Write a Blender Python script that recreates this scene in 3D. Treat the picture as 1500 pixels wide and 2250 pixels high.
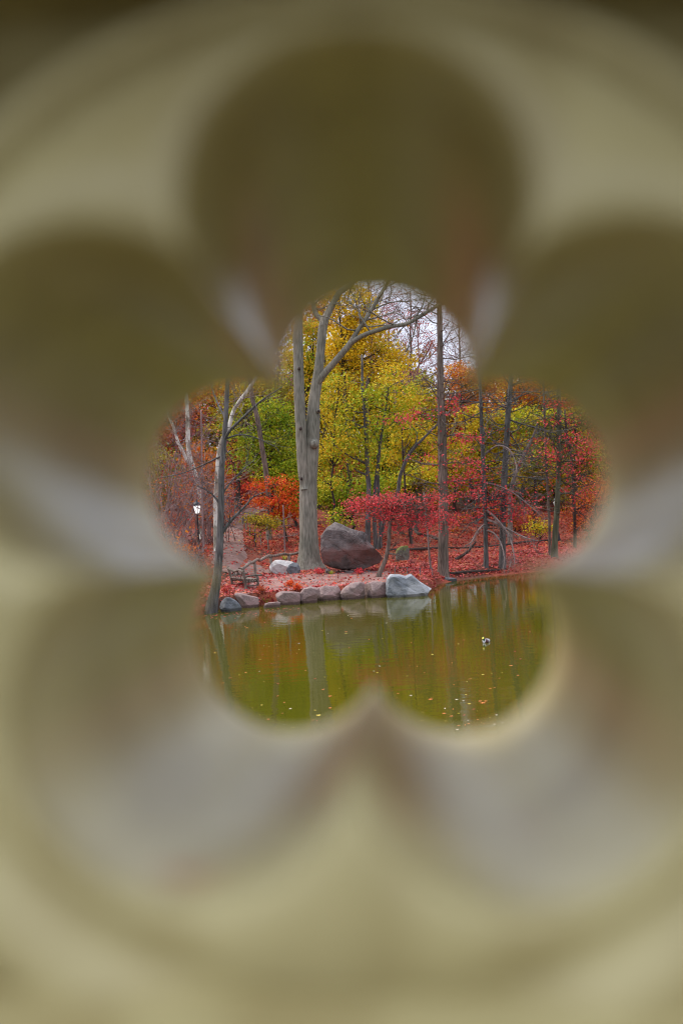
import bpy, math, random
import numpy as np
from mathutils import Matrix, Vector

# ------------------------------------------------------------------ camera, world, sun
SC = bpy.context.scene
for o in list(bpy.data.objects):
    bpy.data.objects.remove(o)
COL = SC.collection
F = 35.0 / 36.0 * 2250.0          # focal length in photograph pixels
H = 4.04                          # eye height above the pond
ROLL = math.radians(3.0)          # the bridge deck (and the camera on it) slopes
CR, SR = math.cos(ROLL), math.sin(ROLL)
cam_d = bpy.data.cameras.new('camera')
cam = bpy.data.objects.new('camera', cam_d)
COL.objects.link(cam)
cam_d.sensor_fit = 'VERTICAL'
cam_d.sensor_height = 36.0
cam_d.sensor_width = 24.0
cam_d.lens = 35.0
cam_d.clip_start = 0.02
cam_d.clip_end = 2000.0
CAM_ROT = Matrix(((CR, SR, 0), (0, 0, -1), (-SR, CR, 0)))     # columns: right, up, back
cam.matrix_world = Matrix.Translation((0, 0, H)) @ CAM_ROT.to_4x4()
cam_d.dof.use_dof = True
cam_d.dof.focus_distance = 52.0
cam_d.dof.aperture_fstop = 2.5
cam_d.dof.aperture_blades = 0
SC.camera = cam

SUN_EL, SUN_AZ = math.radians(50), math.radians(295)   # azimuth clockwise from +Y
W = bpy.data.worlds.new('World')
SC.world = W
W.use_nodes = True
nt = W.node_tree
nt.nodes.clear()
wo = nt.nodes.new('ShaderNodeOutputWorld')
bg = nt.nodes.new('ShaderNodeBackground')
sky = nt.nodes.new('ShaderNodeTexSky')
sky.sky_type = 'NISHITA'
sky.sun_disc = False
sky.sun_elevation = SUN_EL
sky.sun_rotation = SUN_AZ
sky.air_density = 1.0
sky.dust_density = 3.0
mixw = nt.nodes.new('ShaderNodeMix')
mixw.data_type = 'RGBA'
tc = nt.nodes.new('ShaderNodeTexCoord')
nz = nt.nodes.new('ShaderNodeTexNoise')
nz.inputs['Scale'].default_value = 3.0
nz.inputs['Detail'].default_value = 5.0
rmp = nt.nodes.new('ShaderNodeValToRGB')
rmp.color_ramp.elements[0].position = 0.3
rmp.color_ramp.elements[0].color = (5.8, 6.3, 7.9, 1)
rmp.color_ramp.elements[1].position = 0.7
rmp.color_ramp.elements[1].color = (8.7, 9.0, 10.3, 1)
nt.links.new(tc.outputs['Generated'], nz.inputs['Vector'])
nt.links.new(nz.outputs['Fac'], rmp.inputs['Fac'])
mixw.inputs['Factor'].default_value = 0.85            # closed cloud cover over the sky
nt.links.new(sky.outputs['Color'], mixw.inputs['A'])
nt.links.new(rmp.outputs['Color'], mixw.inputs['B'])
sepw = nt.nodes.new('ShaderNodeSeparateXYZ')                # a closed overcast sky is brightest overhead
nt.links.new(tc.outputs['Generated'], sepw.inputs['Vector'])
mrw = nt.nodes.new('ShaderNodeMapRange')
mrw.inputs['From Min'].default_value = 0.0
mrw.inputs['From Max'].default_value = 1.0
mrw.inputs['To Min'].default_value = 0.62
mrw.inputs['To Max'].default_value = 1.7
nt.links.new(sepw.outputs['Z'], mrw.inputs['Value'])
mulw = nt.nodes.new('ShaderNodeMix')
mulw.data_type = 'RGBA'
mulw.blend_type = 'MULTIPLY'
mulw.inputs['Factor'].default_value = 1.0
nt.links.new(mixw.outputs['Result'], mulw.inputs['A'])
nt.links.new(mrw.outputs['Result'], mulw.inputs['B'])
nt.links.new(mulw.outputs['Result'], bg.inputs['Color'])
bg.inputs['Strength'].default_value = 0.1
nt.links.new(bg.outputs['Background'], wo.inputs['Surface'])

sun_d = bpy.data.lights.new('sun', 'SUN')
sun_d.energy = 1.5
sun_d.angle = math.radians(14)
sun_d.color = (1.0, 0.94, 0.85)
sun = bpy.data.objects.new('sun', sun_d)
COL.objects.link(sun)
sd = Vector((math.sin(SUN_AZ) * math.cos(SUN_EL), math.cos(SUN_AZ) * math.cos(SUN_EL), math.sin(SUN_EL)))
sun.rotation_euler = sd.to_track_quat('Z', 'Y').to_euler()
sun.location = (0, -20, 40)
SC.view_settings.view_transform = 'Standard'
SC.view_settings.look = 'None'
SC.view_settings.exposure = 0.9
SC.view_settings.gamma = 1.0
SC.render.engine = 'CYCLES'
SC.cycles.use_denoising = True
SC.cycles.max_bounces = 8
SC.cycles.diffuse_bounces = 4
SC.cycles.glossy_bounces = 4
SC.cycles.caustics_reflective = False
SC.cycles.caustics_refractive = False
SC.cycles.filter_width = 1.2

# ------------------------------------------------------------------ mesh helpers
def link(o, parent=None):
    COL.objects.link(o)
    if parent is not None:
        o.parent = parent
    return o

class Geo:
    """collects quads"""
    def __init__(self):
        self.v, self.f, self.n = [], [], 0
    def add(self, v, f):
        v = np.asarray(v, dtype=np.float64)
        f = np.asarray(f, dtype=np.int64)
        self.v.append(v)
        self.f.append(f + self.n)
        self.n += len(v)
    def arrays(self):
        return np.concatenate(self.v), np.concatenate(self.f)

def quads_mesh(name, v, f, smooth=True):
    me = bpy.data.meshes.new(name)
    v = np.asarray(v, dtype=np.float32)
    f = np.asarray(f, dtype=np.int32)
    k = f.shape[1]
    me.vertices.add(len(v))
    me.vertices.foreach_set('co', v.ravel())
    me.loops.add(f.size)
    me.loops.foreach_set('vertex_index', f.ravel())
    me.polygons.add(len(f))
    me.polygons.foreach_set('loop_start', np.arange(0, f.size, k, dtype=np.int32))
    try:
        me.polygons.foreach_set('loop_total', np.full(len(f), k, dtype=np.int32))
    except Exception:
        pass
    me.polygons.foreach_set('use_smooth', np.full(len(f), bool(smooth)))
    me.update(calc_edges=True)
    return me

def obj(name, geo, mat, root=None, parent=None, smooth=True):
    """one mesh object; geometry in world coordinates, stored relative to its thing's root"""
    v, f = geo.arrays() if isinstance(geo, Geo) else geo
    v = np.asarray(v, dtype=np.float64)
    if root is not None:
        v = v - np.array(root.location)
    me = quads_mesh(name, v, f, smooth)
    for m in (mat if isinstance(mat, (list, tuple)) else [mat]):
        me.materials.append(m)
    o = bpy.data.objects.new(name, me)
    if root is not None and name in ('branches', 'twigs', 'crown', 'leaves', 'stems'):
        o['kind'] = 'stuff'
    return link(o, parent if parent is not None else root)

def thing(name, label, cat, loc, group=None):
    o = bpy.data.objects.new(name, None)
    o.empty_display_size = 0.2
    link(o)
    o.location = loc
    return tag(o, label, cat, group)

def tag(o, label, cat, group=None):
    o['label'] = label
    o['category'] = cat
    if group:
        o['group'] = group
    return o

def based(name, geo, mat, loc, smooth=True):
    """one-mesh thing with its origin at its base"""
    v, f = geo.arrays() if isinstance(geo, Geo) else geo
    me = quads_mesh(name, np.asarray(v) - np.array(loc), f, smooth)
    for m in (mat if isinstance(mat, (list, tuple)) else [mat]):
        me.materials.append(m)
    o = bpy.data.objects.new(name, me)
    o.location = loc
    return link(o)

def tube(pts, radii, sides=6, rough=0.0, rng=None):
    pts = np.asarray(pts, dtype=np.float64)
    radii = np.asarray(radii, dtype=np.float64)
    n = len(pts)
    t = np.empty_like(pts)
    t[1:-1] = pts[2:] - pts[:-2]
    t[0] = pts[1] - pts[0]
    t[-1] = pts[-1] - pts[-2]
    t /= np.linalg.norm(t, axis=1)[:, None] + 1e-9
    m = pts[-1] - pts[0]
    ref = np.array([1.0, 0, 0]) if abs(m[0]) < 0.7 * np.linalg.norm(m) else np.array([0, 1.0, 0.1])
    u = np.cross(t, ref)
    u /= np.linalg.norm(u, axis=1)[:, None] + 1e-9
    w = np.cross(t, u)
    a = np.linspace(0, 2 * np.pi, sides, endpoint=False)
    rr = radii[:, None] * np.ones((1, sides))
    if rough and rng is not None:
        rr = rr * (1 + rough * rng.standard_normal((n, sides)))
    v = pts[:, None, :] + rr[:, :, None] * (np.cos(a)[None, :, None] * u[:, None, :] + np.sin(a)[None, :, None] * w[:, None, :])
    v = v.reshape(-1, 3)
    i = np.arange(n - 1)[:, None] * sides
    j = np.arange(sides)[None, :]
    k = (j + 1) % sides
    f = np.stack([i + j, i + k, i + sides + k, i + sides + j], axis=-1).reshape(-1, 4)
    # closed ends
    if sides == 4:
        f = np.concatenate([f, [[0, 3, 2, 1], [len(v) - 4, len(v) - 3, len(v) - 2, len(v) - 1]]])
    elif sides >= 6 and sides % 2 == 0:
        caps = []
        for base in (0, (n - 1) * sides):
            for q in range(1, sides - 2, 2):
                caps.append([base, base + q, base + q + 1, base + q + 2])
        f = np.concatenate([f, caps])
    return v, f

def box(c, d, rz=0.0):
    c = np.array(c, dtype=float)
    x, y, z = np.array(d, dtype=float) / 2
    v = np.array([[-x, -y, -z], [x, -y, -z], [x, y, -z], [-x, y, -z], [-x, -y, z], [x, -y, z], [x, y, z], [-x, y, z]])
    cz, sz = math.cos(rz), math.sin(rz)
    v = v @ np.array([[cz, sz, 0], [-sz, cz, 0], [0, 0, 1]]) + c
    return v, np.array([[0, 3, 2, 1], [4, 5, 6, 7], [0, 1, 5, 4], [1, 2, 6, 5], [2, 3, 7, 6], [3, 0, 4, 7]])

def lathe(profile, c, sides=16):
    """profile: (radius, z) list"""
    pts = np.array([[c[0], c[1], c[2] + z] for r, z in profile])
    rad = np.array([max(r, 1e-4) for r, z in profile])
    a = np.linspace(0, 2 * np.pi, sides, endpoint=False)
    v = pts[:, None, :] + rad[:, None, None] * np.stack([np.cos(a), np.sin(a), 0 * a], -1)[None]
    v = v.reshape(-1, 3)
    i = np.arange(len(pts) - 1)[:, None] * sides
    j = np.arange(sides)[None, :]
    k = (j + 1) % sides
    return v, np.stack([i + j, i + k, i + sides + k, i + sides + j], -1).reshape(-1, 4)

def curve(pts, n):
    """Catmull-Rom through pts (rows may carry extra columns such as a radius)"""
    p = np.asarray(pts, dtype=np.float64)
    if len(p) < 3:
        t = np.linspace(0, 1, n)[:, None]
        return p[0] * (1 - t) + p[-1] * t
    q = np.vstack([2 * p[0] - p[1], p, 2 * p[-1] - p[-2]])
    out = []
    for s in np.linspace(0, len(p) - 1 - 1e-9, n):
        i = int(s)
        t = s - i
        a, b, c, d = q[i], q[i + 1], q[i + 2], q[i + 3]
        out.append(0.5 * ((2 * b) + (-a + c) * t + (2 * a - 5 * b + 4 * c - d) * t * t + (-a + 3 * b - 3 * c + d) * t ** 3))
    return np.array(out)

def leaves_geo(C, s, rng, up=0.6, aspect=0.62, stretch=1.0):
    """one quad per leaf"""
    n = len(C)
    nrm = rng.standard_normal((n, 3)) + np.array([0, 0, up])
    nrm /= np.linalg.norm(nrm, axis=1)[:, None]
    u = np.cross(nrm, rng.standard_normal((n, 3)))
    u /= np.linalg.norm(u, axis=1)[:, None] + 1e-9
    w = np.cross(nrm, u)
    s = np.asarray(s)[:, None]
    v = np.stack([C + u * s * .5 * stretch, C + w * s * .5 * aspect, C - u * s * .5 * stretch, C - w * s * .5 * aspect], 1).reshape(-1, 3)
    f = np.arange(4 * n).reshape(-1, 4)
    return v, f

# ------------------------------------------------------------------ places
def uv(px, py):
    dx, dy = px - 750.0, py - 1125.0
    return dx * CR - dy * SR, dx * SR + dy * CR

def P(px, py, Y):
    """the point at depth Y seen at that place of the photograph"""
    u, v = uv(px, py)
    return np.array([u * Y / F, Y, H - v * Y / F])

SH = np.array([(-90, 33), (-40, 33), (-14, 35), (-8, 38), (-6.2, 40.5), (-5.9, 43.6), (-4.85, 44.2), (-2.28, 45.4), (-.2, 46.4),
               (1.9, 46.9), (3.9, 47.2), (4.5, 49.6), (4.8, 52.0), (6.0, 54.0), (7.7, 55.5), (10.3, 57.2), (13.2, 58.4), (20, 60), (40, 62), (90, 62)])
def shore(X):
    return np.interp(X, SH[:, 0], SH[:, 1])
def sstep(a, b, x):
    t = np.clip((x - a) / (b - a), 0, 1)
    return t * t * (3 - 2 * t)
def bumps(X, Y):
    return (np.sin(X * .9 + 1.3 * np.sin(Y * .31)) * np.cos(Y * .7 + .5 * np.sin(X * .43)) * .6
            + np.sin(X * 2.3 + Y * 1.1) * np.cos(Y * 1.9 - X * .7) * .25 + np.sin(X * .23 + Y * .17 + 1) * 1.2)
def gapn(a, b):
    return np.sin(a * .9 + 1.3 * np.sin(b * .31)) * np.cos(b * .7 + .5 * np.sin(a * .43)) * .7 + np.sin(a * 2.3 + b * 1.1) * np.cos(b * 1.9 - a * .7) * .3
def ground_z(X, Y):
    X = np.asarray(X, dtype=np.float64)
    Y = np.asarray(Y, dtype=np.float64)
    s = Y - shore(X)
    wall = sstep(-6.3, -5.4, X) * (1 - sstep(3.9, 4.6, X))
    zb = -1.0 + sstep(-1.6, 0.0, s) * 1.02 + sstep(0, 2.0, s) * .42
    zw = -1.0 + sstep(0.25, 0.75, s) * 1.5
    z = zb * (1 - wall) + zw * wall
    z = z + .05 * np.clip(s, 0, None) + .055 * np.clip(s - 12, 0, 33) + .03 * np.clip(s - 45, 0, None)
    z = z + bumps(X, Y) * (.04 * sstep(.5, 6, s) + .14 * sstep(10, 30, s))
    return z
def gz(X, Y):
    return float(ground_z(X, Y))
def hit(px, py):
    """where the sight line through that place of the photograph meets the ground"""
    u, v = uv(px, py)
    Y = np.arange(34, 160, .05)
    X = u * Y / F
    Z = H - v * Y / F
    g = np.maximum(ground_z(X, Y), 0)
    k = np.nonzero(Z <= g)[0]
    i = k[0] if len(k) else len(Y) - 1
    return np.array([X[i], Y[i], g[i]])
def on_ground(px, Y):
    """the ground point at depth Y under that column of the photograph"""
    X = (px - 750) * Y / F
    for _ in range(4):
        z = gz(X, Y)
        py = 1125 + (H - z) * F / Y
        u, v = uv(px, py)
        X = u * Y / F
    return np.array([X, Y, gz(X, Y)])

# ------------------------------------------------------------------ materials
def new_mat(name):
    m = bpy.data.materials.new(name)
    m.use_nodes = True
    n = m.node_tree
    b = n.nodes['Principled BSDF']
    return m, n, b

def ramp_node(n, stops, src=None):
    r = n.nodes.new('ShaderNodeValToRGB')
    while len(r.color_ramp.elements) < len(stops):
        r.color_ramp.elements.new(0.5)
    for e, (p, c) in zip(r.color_ramp.elements, stops):
        e.position = p
        e.color = (*c, 1)
    if src is not None:
        n.links.new(src, r.inputs['Fac'])
    return r

def tex(n, kind, scale, coord='Object', detail=4, stretch=(1, 1, 1), **kw):
    t = n.nodes.new(kind)
    c = n.nodes.new('ShaderNodeTexCoord')
    mp = n.nodes.new('ShaderNodeMapping')
    mp.inputs['Scale'].default_value = stretch
    n.links.new(c.outputs[coord], mp.inputs['Vector'])
    n.links.new(mp.outputs['Vector'], t.inputs['Vector'])
    t.inputs['Scale'].default_value = scale
    if 'Detail' in t.inputs:
        t.inputs['Detail'].default_value = detail
    return t

def bump(n, b, src, strength, dist):
    bp = n.nodes.new('ShaderNodeBump')
    bp.inputs['Strength'].default_value = strength
    bp.inputs['Distance'].default_value = dist
    n.links.new(src, bp.inputs['Height'])
    n.links.new(bp.outputs['Normal'], b.inputs['Normal'])
    return bp

def leaf_mat(name, cols, trans=0.26, rough=.6):
    m, n, b = new_mat(name)
    g = n.nodes.new('ShaderNodeNewGeometry')
    k = len(cols)
    cn = tex(n, 'ShaderNodeTexNoise', .55, detail=2)
    mr = n.nodes.new('ShaderNodeMapRange')
    mr.inputs['From Min'].default_value = .3
    mr.inputs['From Max'].default_value = .7
    n.links.new(cn.outputs['Fac'], mr.inputs['Value'])
    md = n.nodes.new('ShaderNodeMix')
    md.inputs['Factor'].default_value = .5
    n.links.new(g.outputs['Random Per Island'], md.inputs['A'])
    n.links.new(mr.outputs['Result'], md.inputs['B'])
    r = ramp_node(n, [(.12 + .76 * i / max(k - 1, 1), c) for i, c in enumerate(cols)], md.outputs['Result'])
    n.links.new(r.outputs['Color'], b.inputs['Base Color'])
    b.inputs['Roughness'].default_value = rough
    b.inputs['Specular IOR Level'].default_value = .1
    t = n.nodes.new('ShaderNodeBsdfTranslucent')
    n.links.new(r.outputs['Color'], t.inputs['Color'])
    mx = n.nodes.new('ShaderNodeMixShader')
    mx.inputs['Fac'].default_value = trans
    n.links.new(b.outputs['BSDF'], mx.inputs[1])
    n.links.new(t.outputs['BSDF'], mx.inputs[2])
    n.links.new(mx.outputs['Shader'], n.nodes['Material Output'].inputs['Surface'])
    return m

def bark_mat(name, c0, c1, scale=6.0, grain=(1, 1, .12), bstr=.6, spots=None):
    m, n, b = new_mat(name)
    t = tex(n, 'ShaderNodeTexNoise', scale, stretch=grain, detail=6)
    t2 = tex(n, 'ShaderNodeTexNoise', .9, detail=3)
    r = ramp_node(n, [(.32, c0), (.68, c1)], t.outputs['Fac'])
    mx = n.nodes.new('ShaderNodeMix')
    mx.data_type = 'RGBA'
    mx.blend_type = 'MULTIPLY'
    mx.inputs['Factor'].default_value = .8
    r2 = ramp_node(n, [(.3, (.62, .66, .6)), (.7, (1.15, 1.1, 1.05))], t2.outputs['Fac'])
    n.links.new(r.outputs['Color'], mx.inputs['A'])
    n.links.new(r2.outputs['Color'], mx.inputs['B'])
    out = mx.outputs['Result']
    if spots:
        t3 = tex(n, 'ShaderNodeTexNoise', 2.2, stretch=(1, 1, .5), detail=3)
        r3 = ramp_node(n, [(.47, (0, 0, 0)), (.53, (1, 1, 1))], t3.outputs['Fac'])
        m3 = n.nodes.new('ShaderNodeMix')
        m3.data_type = 'RGBA'
        n.links.new(r3.outputs['Color'], m3.inputs['Factor'])
        n.links.new(out, m3.inputs['A'])
        m3.inputs['B'].default_value = (*spots, 1)
        out = m3.outputs['Result']
    n.links.new(out, b.inputs['Base Color'])
    b.inputs['Roughness'].default_value = .9
    b.inputs['Specular IOR Level'].default_value = .2
    bump(n, b, t.outputs['Fac'], bstr, .05)
    return m

def plain(name, c, rough=.6, metal=0.0, spec=.4):
    m, n, b = new_mat(name)
    t = tex(n, 'ShaderNodeTexNoise', 18.0)
    r = ramp_node(n, [(.3, tuple(x * .8 for x in c)), (.7, tuple(min(1, x * 1.15) for x in c))], t.outputs['Fac'])
    n.links.new(r.outputs['Color'], b.inputs['Base Color'])
    b.inputs['Roughness'].default_value = rough
    b.inputs['Metallic'].default_value = metal
    b.inputs['Specular IOR Level'].default_value = spec
    return m

def rock_mat(name, c0, c1, c2=None, moss=None, streak=(1, 1, 1), scale=1.6, wet=False):
    m, n, b = new_mat(name)
    t = tex(n, 'ShaderNodeTexNoise', scale, detail=8, stretch=streak)
    t.inputs['Roughness'].default_value = .65
    r = ramp_node(n, [(.34, c0), (.66, c1)], t.outputs['Fac'])
    out = r.outputs['Color']
    if c2 is not None:
        t2 = tex(n, 'ShaderNodeTexNoise', scale * .55, detail=5)
        r2 = ramp_node(n, [(.46, (0, 0, 0)), (.58, (1, 1, 1))], t2.outputs['Fac'])
        mx = n.nodes.new('ShaderNodeMix')
        mx.data_type = 'RGBA'
        n.links.new(r2.outputs['Color'], mx.inputs['Factor'])
        n.links.new(out, mx.inputs['A'])
        mx.inputs['B'].default_value = (*c2, 1)
        out = mx.outputs['Result']
    if moss is not None:
        g = n.nodes.new('ShaderNodeNewGeometry')
        sp = n.nodes.new('ShaderNodeSeparateXYZ')
        n.links.new(g.outputs['Normal'], sp.inputs['Vector'])
        ad = n.nodes.new('ShaderNodeMath')
        ad.operation = 'ADD'
        n.links.new(sp.outputs['Z'], ad.inputs[0])
        n.links.new(t.outputs['Fac'], ad.inputs[1])
        r3 = ramp_node(n, [(.62, (0, 0, 0)), (.85, (1, 1, 1))], ad.outputs['Value'])
        mx = n.nodes.new('ShaderNodeMix')
        mx.data_type = 'RGBA'
        n.links.new(r3.outputs['Color'], mx.inputs['Factor'])
        n.links.new(out, mx.inputs['A'])
        mx.inputs['B'].default_value = (*moss, 1)
        out = mx.outputs['Result']
    if wet:                                                   # dark damp line just above the water
        g = n.nodes.new('ShaderNodeNewGeometry')
        sp = n.nodes.new('ShaderNodeSeparateXYZ')
        n.links.new(g.outputs['Position'], sp.inputs['Vector'])
        ma = n.nodes.new('ShaderNodeMath')
        ma.operation = 'MULTIPLY_ADD'
        ma.inputs[1].default_value = -.16
        n.links.new(t.outputs['Fac'], ma.inputs[0])
        n.links.new(sp.outputs['Z'], ma.inputs[2])
        r5 = ramp_node(n, [(0.0, (.38, .36, .32)), (.06, (1, 1, 1))], ma.outputs['Value'])
        mx = n.nodes.new('ShaderNodeMix')
        mx.data_type = 'RGBA'
        mx.blend_type = 'MULTIPLY'
        mx.inputs['Factor'].default_value = 1.0
        n.links.new(out, mx.inputs['A'])
        n.links.new(r5.outputs['Color'], mx.inputs['B'])
        out = mx.outputs['Result']
    n.links.new(out, b.inputs['Base Color'])
    b.inputs['Roughness'].default_value = .85
    b.inputs['Specular IOR Level'].default_value = .3
    tf = tex(n, 'ShaderNodeTexNoise', scale * 5, detail=8)
    bump(n, b, tf.outputs['Fac'], .5, .08)
    return m

# leaf colours
L_GOLD = leaf_mat('leaf_gold', [(.30, .26, .012), (.60, .40, .012), (.76, .50, .02), (.72, .40, .012), (.42, .39, .02)])
L_YELLOW = leaf_mat('leaf_yellow', [(.22, .26, .016), (.42, .36, .018), (.62, .44, .02), (.66, .36, .015), (.34, .33, .02)])
L_LIME = leaf_mat('leaf_lime', [(.12, .20, .015), (.24, .33, .016), (.38, .42, .018), (.58, .44, .02), (.19, .29, .018)])
L_GREEN = leaf_mat('leaf_green', [(.09, .17, .012), (.18, .28, .014), (.28, .36, .016), (.42, .38, .02), (.14, .23, .015)])
L_OLIVE = leaf_mat('leaf_olive', [(.13, .16, .02), (.28, .26, .02), (.44, .30, .02), (.20, .24, .02)])
L_ORANGE = leaf_mat('leaf_orange', [(.55, .16, .012), (.62, .22, .015), (.50, .09, .015), (.60, .30, .02)])
L_FLAME = leaf_mat('leaf_flame', [(.62, .05, .015), (.70, .14, .012), (.60, .03, .03), (.72, .22, .015)])
L_RED = leaf_mat('leaf_red', [(.40, .022, .035), (.60, .045, .06), (.72, .08, .085), (.74, .13, .11), (.52, .03, .05)])
L_RUST = leaf_mat('leaf_rust', [(.26, .06, .03), (.46, .10, .03), (.34, .05, .04), (.56, .22, .03)])
L_PINK = leaf_mat('leaf_pink', [(.40, .10, .10), (.45, .14, .12), (.32, .09, .09), (.5, .2, .1)])
L_LITTER = leaf_mat('leaf_litter', [(.16, .05, .025), (.24, .018, .02), (.42, .03, .03), (.50, .07, .03), (.32, .022, .03), (.56, .17, .05), (.45, .09, .07), (.30, .17, .06)], trans=.1)
L_LITTER_PALE = leaf_mat('leaf_litter_pale', [(.40, .05, .05), (.52, .09, .09), (.58, .16, .12), (.42, .06, .08), (.60, .26, .16)], trans=.1)
GRASS = leaf_mat('grass_blade', [(.22, .30, .03), (.38, .40, .05), (.45, .30, .04)], trans=.3)
# bark
B_GREY = bark_mat('bark_grey', (.125, .115, .09), (.285, .262, .215), 15.0)
B_SLATE = bark_mat('bark_slate', (.05, .046, .044), (.165, .152, .148), 14.0)
B_BROWN = bark_mat('bark_brown', (.07, .05, .04), (.22, .165, .135), 14.0)
B_DARK = bark_mat('bark_dark', (.03, .022, .018), (.085, .06, .05), 7.0)
B_PALE = bark_mat('bark_pale', (.20, .17, .13), (.42, .38, .31), 4.0, (1, 1, .4), .3, spots=(.58, .55, .47))
B_TWIG = bark_mat('bark_twig', (.17, .12, .11), (.32, .25, .235), 9.0)
B_MAUVE = bark_mat('bark_mauve', (.18, .11, .105), (.34, .235, .225), 9.0)
B_BENCH = bark_mat('bench_wood', (.07, .055, .045), (.23, .185, .155), 9.0, (1, 1, .3))
B_LOG = bark_mat('weathered_log', (.10, .075, .06), (.27, .21, .175), 9.0, (1, 1, .3))
# stone
R_BOULDER = rock_mat('boulder_stone', (.05, .042, .038), (.165, .132, .12))
def band(m, z0, z1, col):
    n = m.node_tree
    b = n.nodes['Principled BSDF']
    src = b.inputs['Base Color'].links[0].from_socket
    c = n.nodes.new('ShaderNodeTexCoord')
    sp = n.nodes.new('ShaderNodeSeparateXYZ')
    n.links.new(c.outputs['Object'], sp.inputs['Vector'])
    t = tex(n, 'ShaderNodeTexNoise', 1.3, detail=5)
    ma = n.nodes.new('ShaderNodeMath')
    ma.operation = 'MULTIPLY_ADD'
    ma.inputs[1].default_value = 2.6
    ma.inputs[2].default_value = -1.3
    n.links.new(t.outputs['Fac'], ma.inputs[0])
    ad = n.nodes.new('ShaderNodeMath')
    n.links.new(sp.outputs['Z'], ad.inputs[0])
    n.links.new(ma.outputs['Value'], ad.inputs[1])
    mr = n.nodes.new('ShaderNodeMapRange')
    mr.inputs['From Max'].default_value = 3.0
    n.links.new(ad.outputs['Value'], mr.inputs['Value'])
    r = ramp_node(n, [(0, (0, 0, 0)), (z0 / 3, (0, 0, 0)), (z0 / 3 + .12, (.6, .6, .6)), (z1 / 3, (.6, .6, .6)), (z1 / 3 + .14, (0, 0, 0))], mr.outputs['Result'])
    mx = n.nodes.new('ShaderNodeMix')
    mx.data_type = 'RGBA'
    n.links.new(r.outputs['Color'], mx.inputs['Factor'])
    n.links.new(src, mx.inputs['A'])
    mx.inputs['B'].default_value = (*col, 1)
    n.links.new(mx.outputs['Result'], b.inputs['Base Color'])
band(R_BOULDER, .35, 1.0, (.185, .085, .072))
R_PINK = rock_mat('pink_stone', (.15, .10, .09), (.33, .24, .21), (.24, .15, .135), scale=2.6, wet=True)
R_GREY = rock_mat('grey_stone', (.10, .11, .12), (.27, .28, .29), (.36, .36, .36), streak=(.7, 1, 2.5), scale=2.0, wet=True)
R_DARK = rock_mat('dark_grey_stone', (.055, .06, .065), (.17, .175, .18), scale=2.5, wet=True)
R_WHITE = rock_mat('white_stone', (.30, .28, .26), (.58, .56, .53), (.42, .36, .33), scale=2.2)
R_MOSS = rock_mat('mossy_stone', (.09, .09, .075), (.19, .18, .15), None, (.12, .14, .03), scale=2.2)
# metal
M_BLACK = plain('black_iron', (.012, .014, .016), .45)
M_GREENIRON = plain('dark_green_iron', (.02, .035, .02), .5)
glow, n_, b_ = new_mat('lamp_glass')
b_.inputs['Base Color'].default_value = (.8, .8, .78, 1)
b_.inputs['Emission Color'].default_value = (1, .98, .95, 1)
b_.inputs['Emission Strength'].default_value = .55
b_.inputs['Roughness'].default_value = .3

# ground
def ground_mat():
    m, n, b = new_mat('fallen_leaf_ground')
    v = tex(n, 'ShaderNodeTexVoronoi', 9.0)
    hs = ramp_node(n, [(0, (.07, .012, .010)), (.3, (.20, .02, .02)), (.55, (.13, .014, .012)), (.75, (.26, .05, .03)), (1, (.30, .085, .045))])
    sp = n.nodes.new('ShaderNodeSeparateColor')
    n.links.new(v.outputs['Color'], sp.inputs['Color'])
    n.links.new(sp.outputs['Red'], hs.inputs['Fac'])
    t = tex(n, 'ShaderNodeTexNoise', .35, detail=5)
    r = ramp_node(n, [(.44, (0, 0, 0)), (.66, (1, 1, 1))], t.outputs['Fac'])
    mx = n.nodes.new('ShaderNodeMix')
    mx.data_type = 'RGBA'
    n.links.new(r.outputs['Color'], mx.inputs['Factor'])
    n.links.new(hs.outputs['Color'], mx.inputs['A'])
    mx.inputs['B'].default_value = (.075, .042, .028, 1)
    n.links.new(mx.outputs['Result'], b.inputs['Base Color'])
    b.inputs['Roughness'].default_value = .95
    b.inputs['Specular IOR Level'].default_value = .15
    bump(n, b, v.outputs['Distance'], .7, .08)
    return m
def dirt_mat(name, c0, c1):
    m, n, b = new_mat(name)
    t = tex(n, 'ShaderNodeTexNoise', 1.4, detail=8)
    r = ramp_node(n, [(.35, c0), (.65, c1)], t.outputs['Fac'])
    n.links.new(r.outputs['Color'], b.inputs['Base Color'])
    b.inputs['Roughness'].default_value = .95
    b.inputs['Specular IOR Level'].default_value = .15
    t2 = tex(n, 'ShaderNodeTexNoise', 14, detail=6)
    bump(n, b, t2.outputs['Fac'], .4, .03)
    return m
G_LEAF = ground_mat()
G_DIRT = dirt_mat('trodden_earth', (.18, .092, .075), (.29, .165, .138))
G_PATH = dirt_mat('path_earth', (.14, .08, .063), (.24, .148, .122))

# ------------------------------------------------------------------ ground and water
xs = np.concatenate([np.arange(-90, -24, 3), np.arange(-24, 32, .4), np.arange(32, 91, 3)])
ss = np.concatenate([[-6, -3, -1.6, -1.0, -.6, -.3, 0, .15, .25, .4, .55, .75, 1.0, 1.4], np.arange(1.8, 40, .45), np.arange(40, 90, 2), np.arange(90, 260, 10)])
XX, SS = np.meshgrid(xs, ss)
YY = shore(XX) + SS
ZZ = ground_z(XX, YY)
gi = np.arange(len(ss) - 1)[:, None] * len(xs)
gj = np.arange(len(xs) - 1)[None, :]
gf = np.stack([gi + gj, gi + gj + 1, gi + gj + len(xs) + 1, gi + gj + len(xs)], -1).reshape(-1, 4)
o = obj('ground', (np.stack([XX, YY, ZZ], -1).reshape(-1, 3), gf), G_LEAF)
o['kind'] = 'structure'
o['label'] = 'bank and wooded hillside covered in red fallen leaves'

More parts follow.
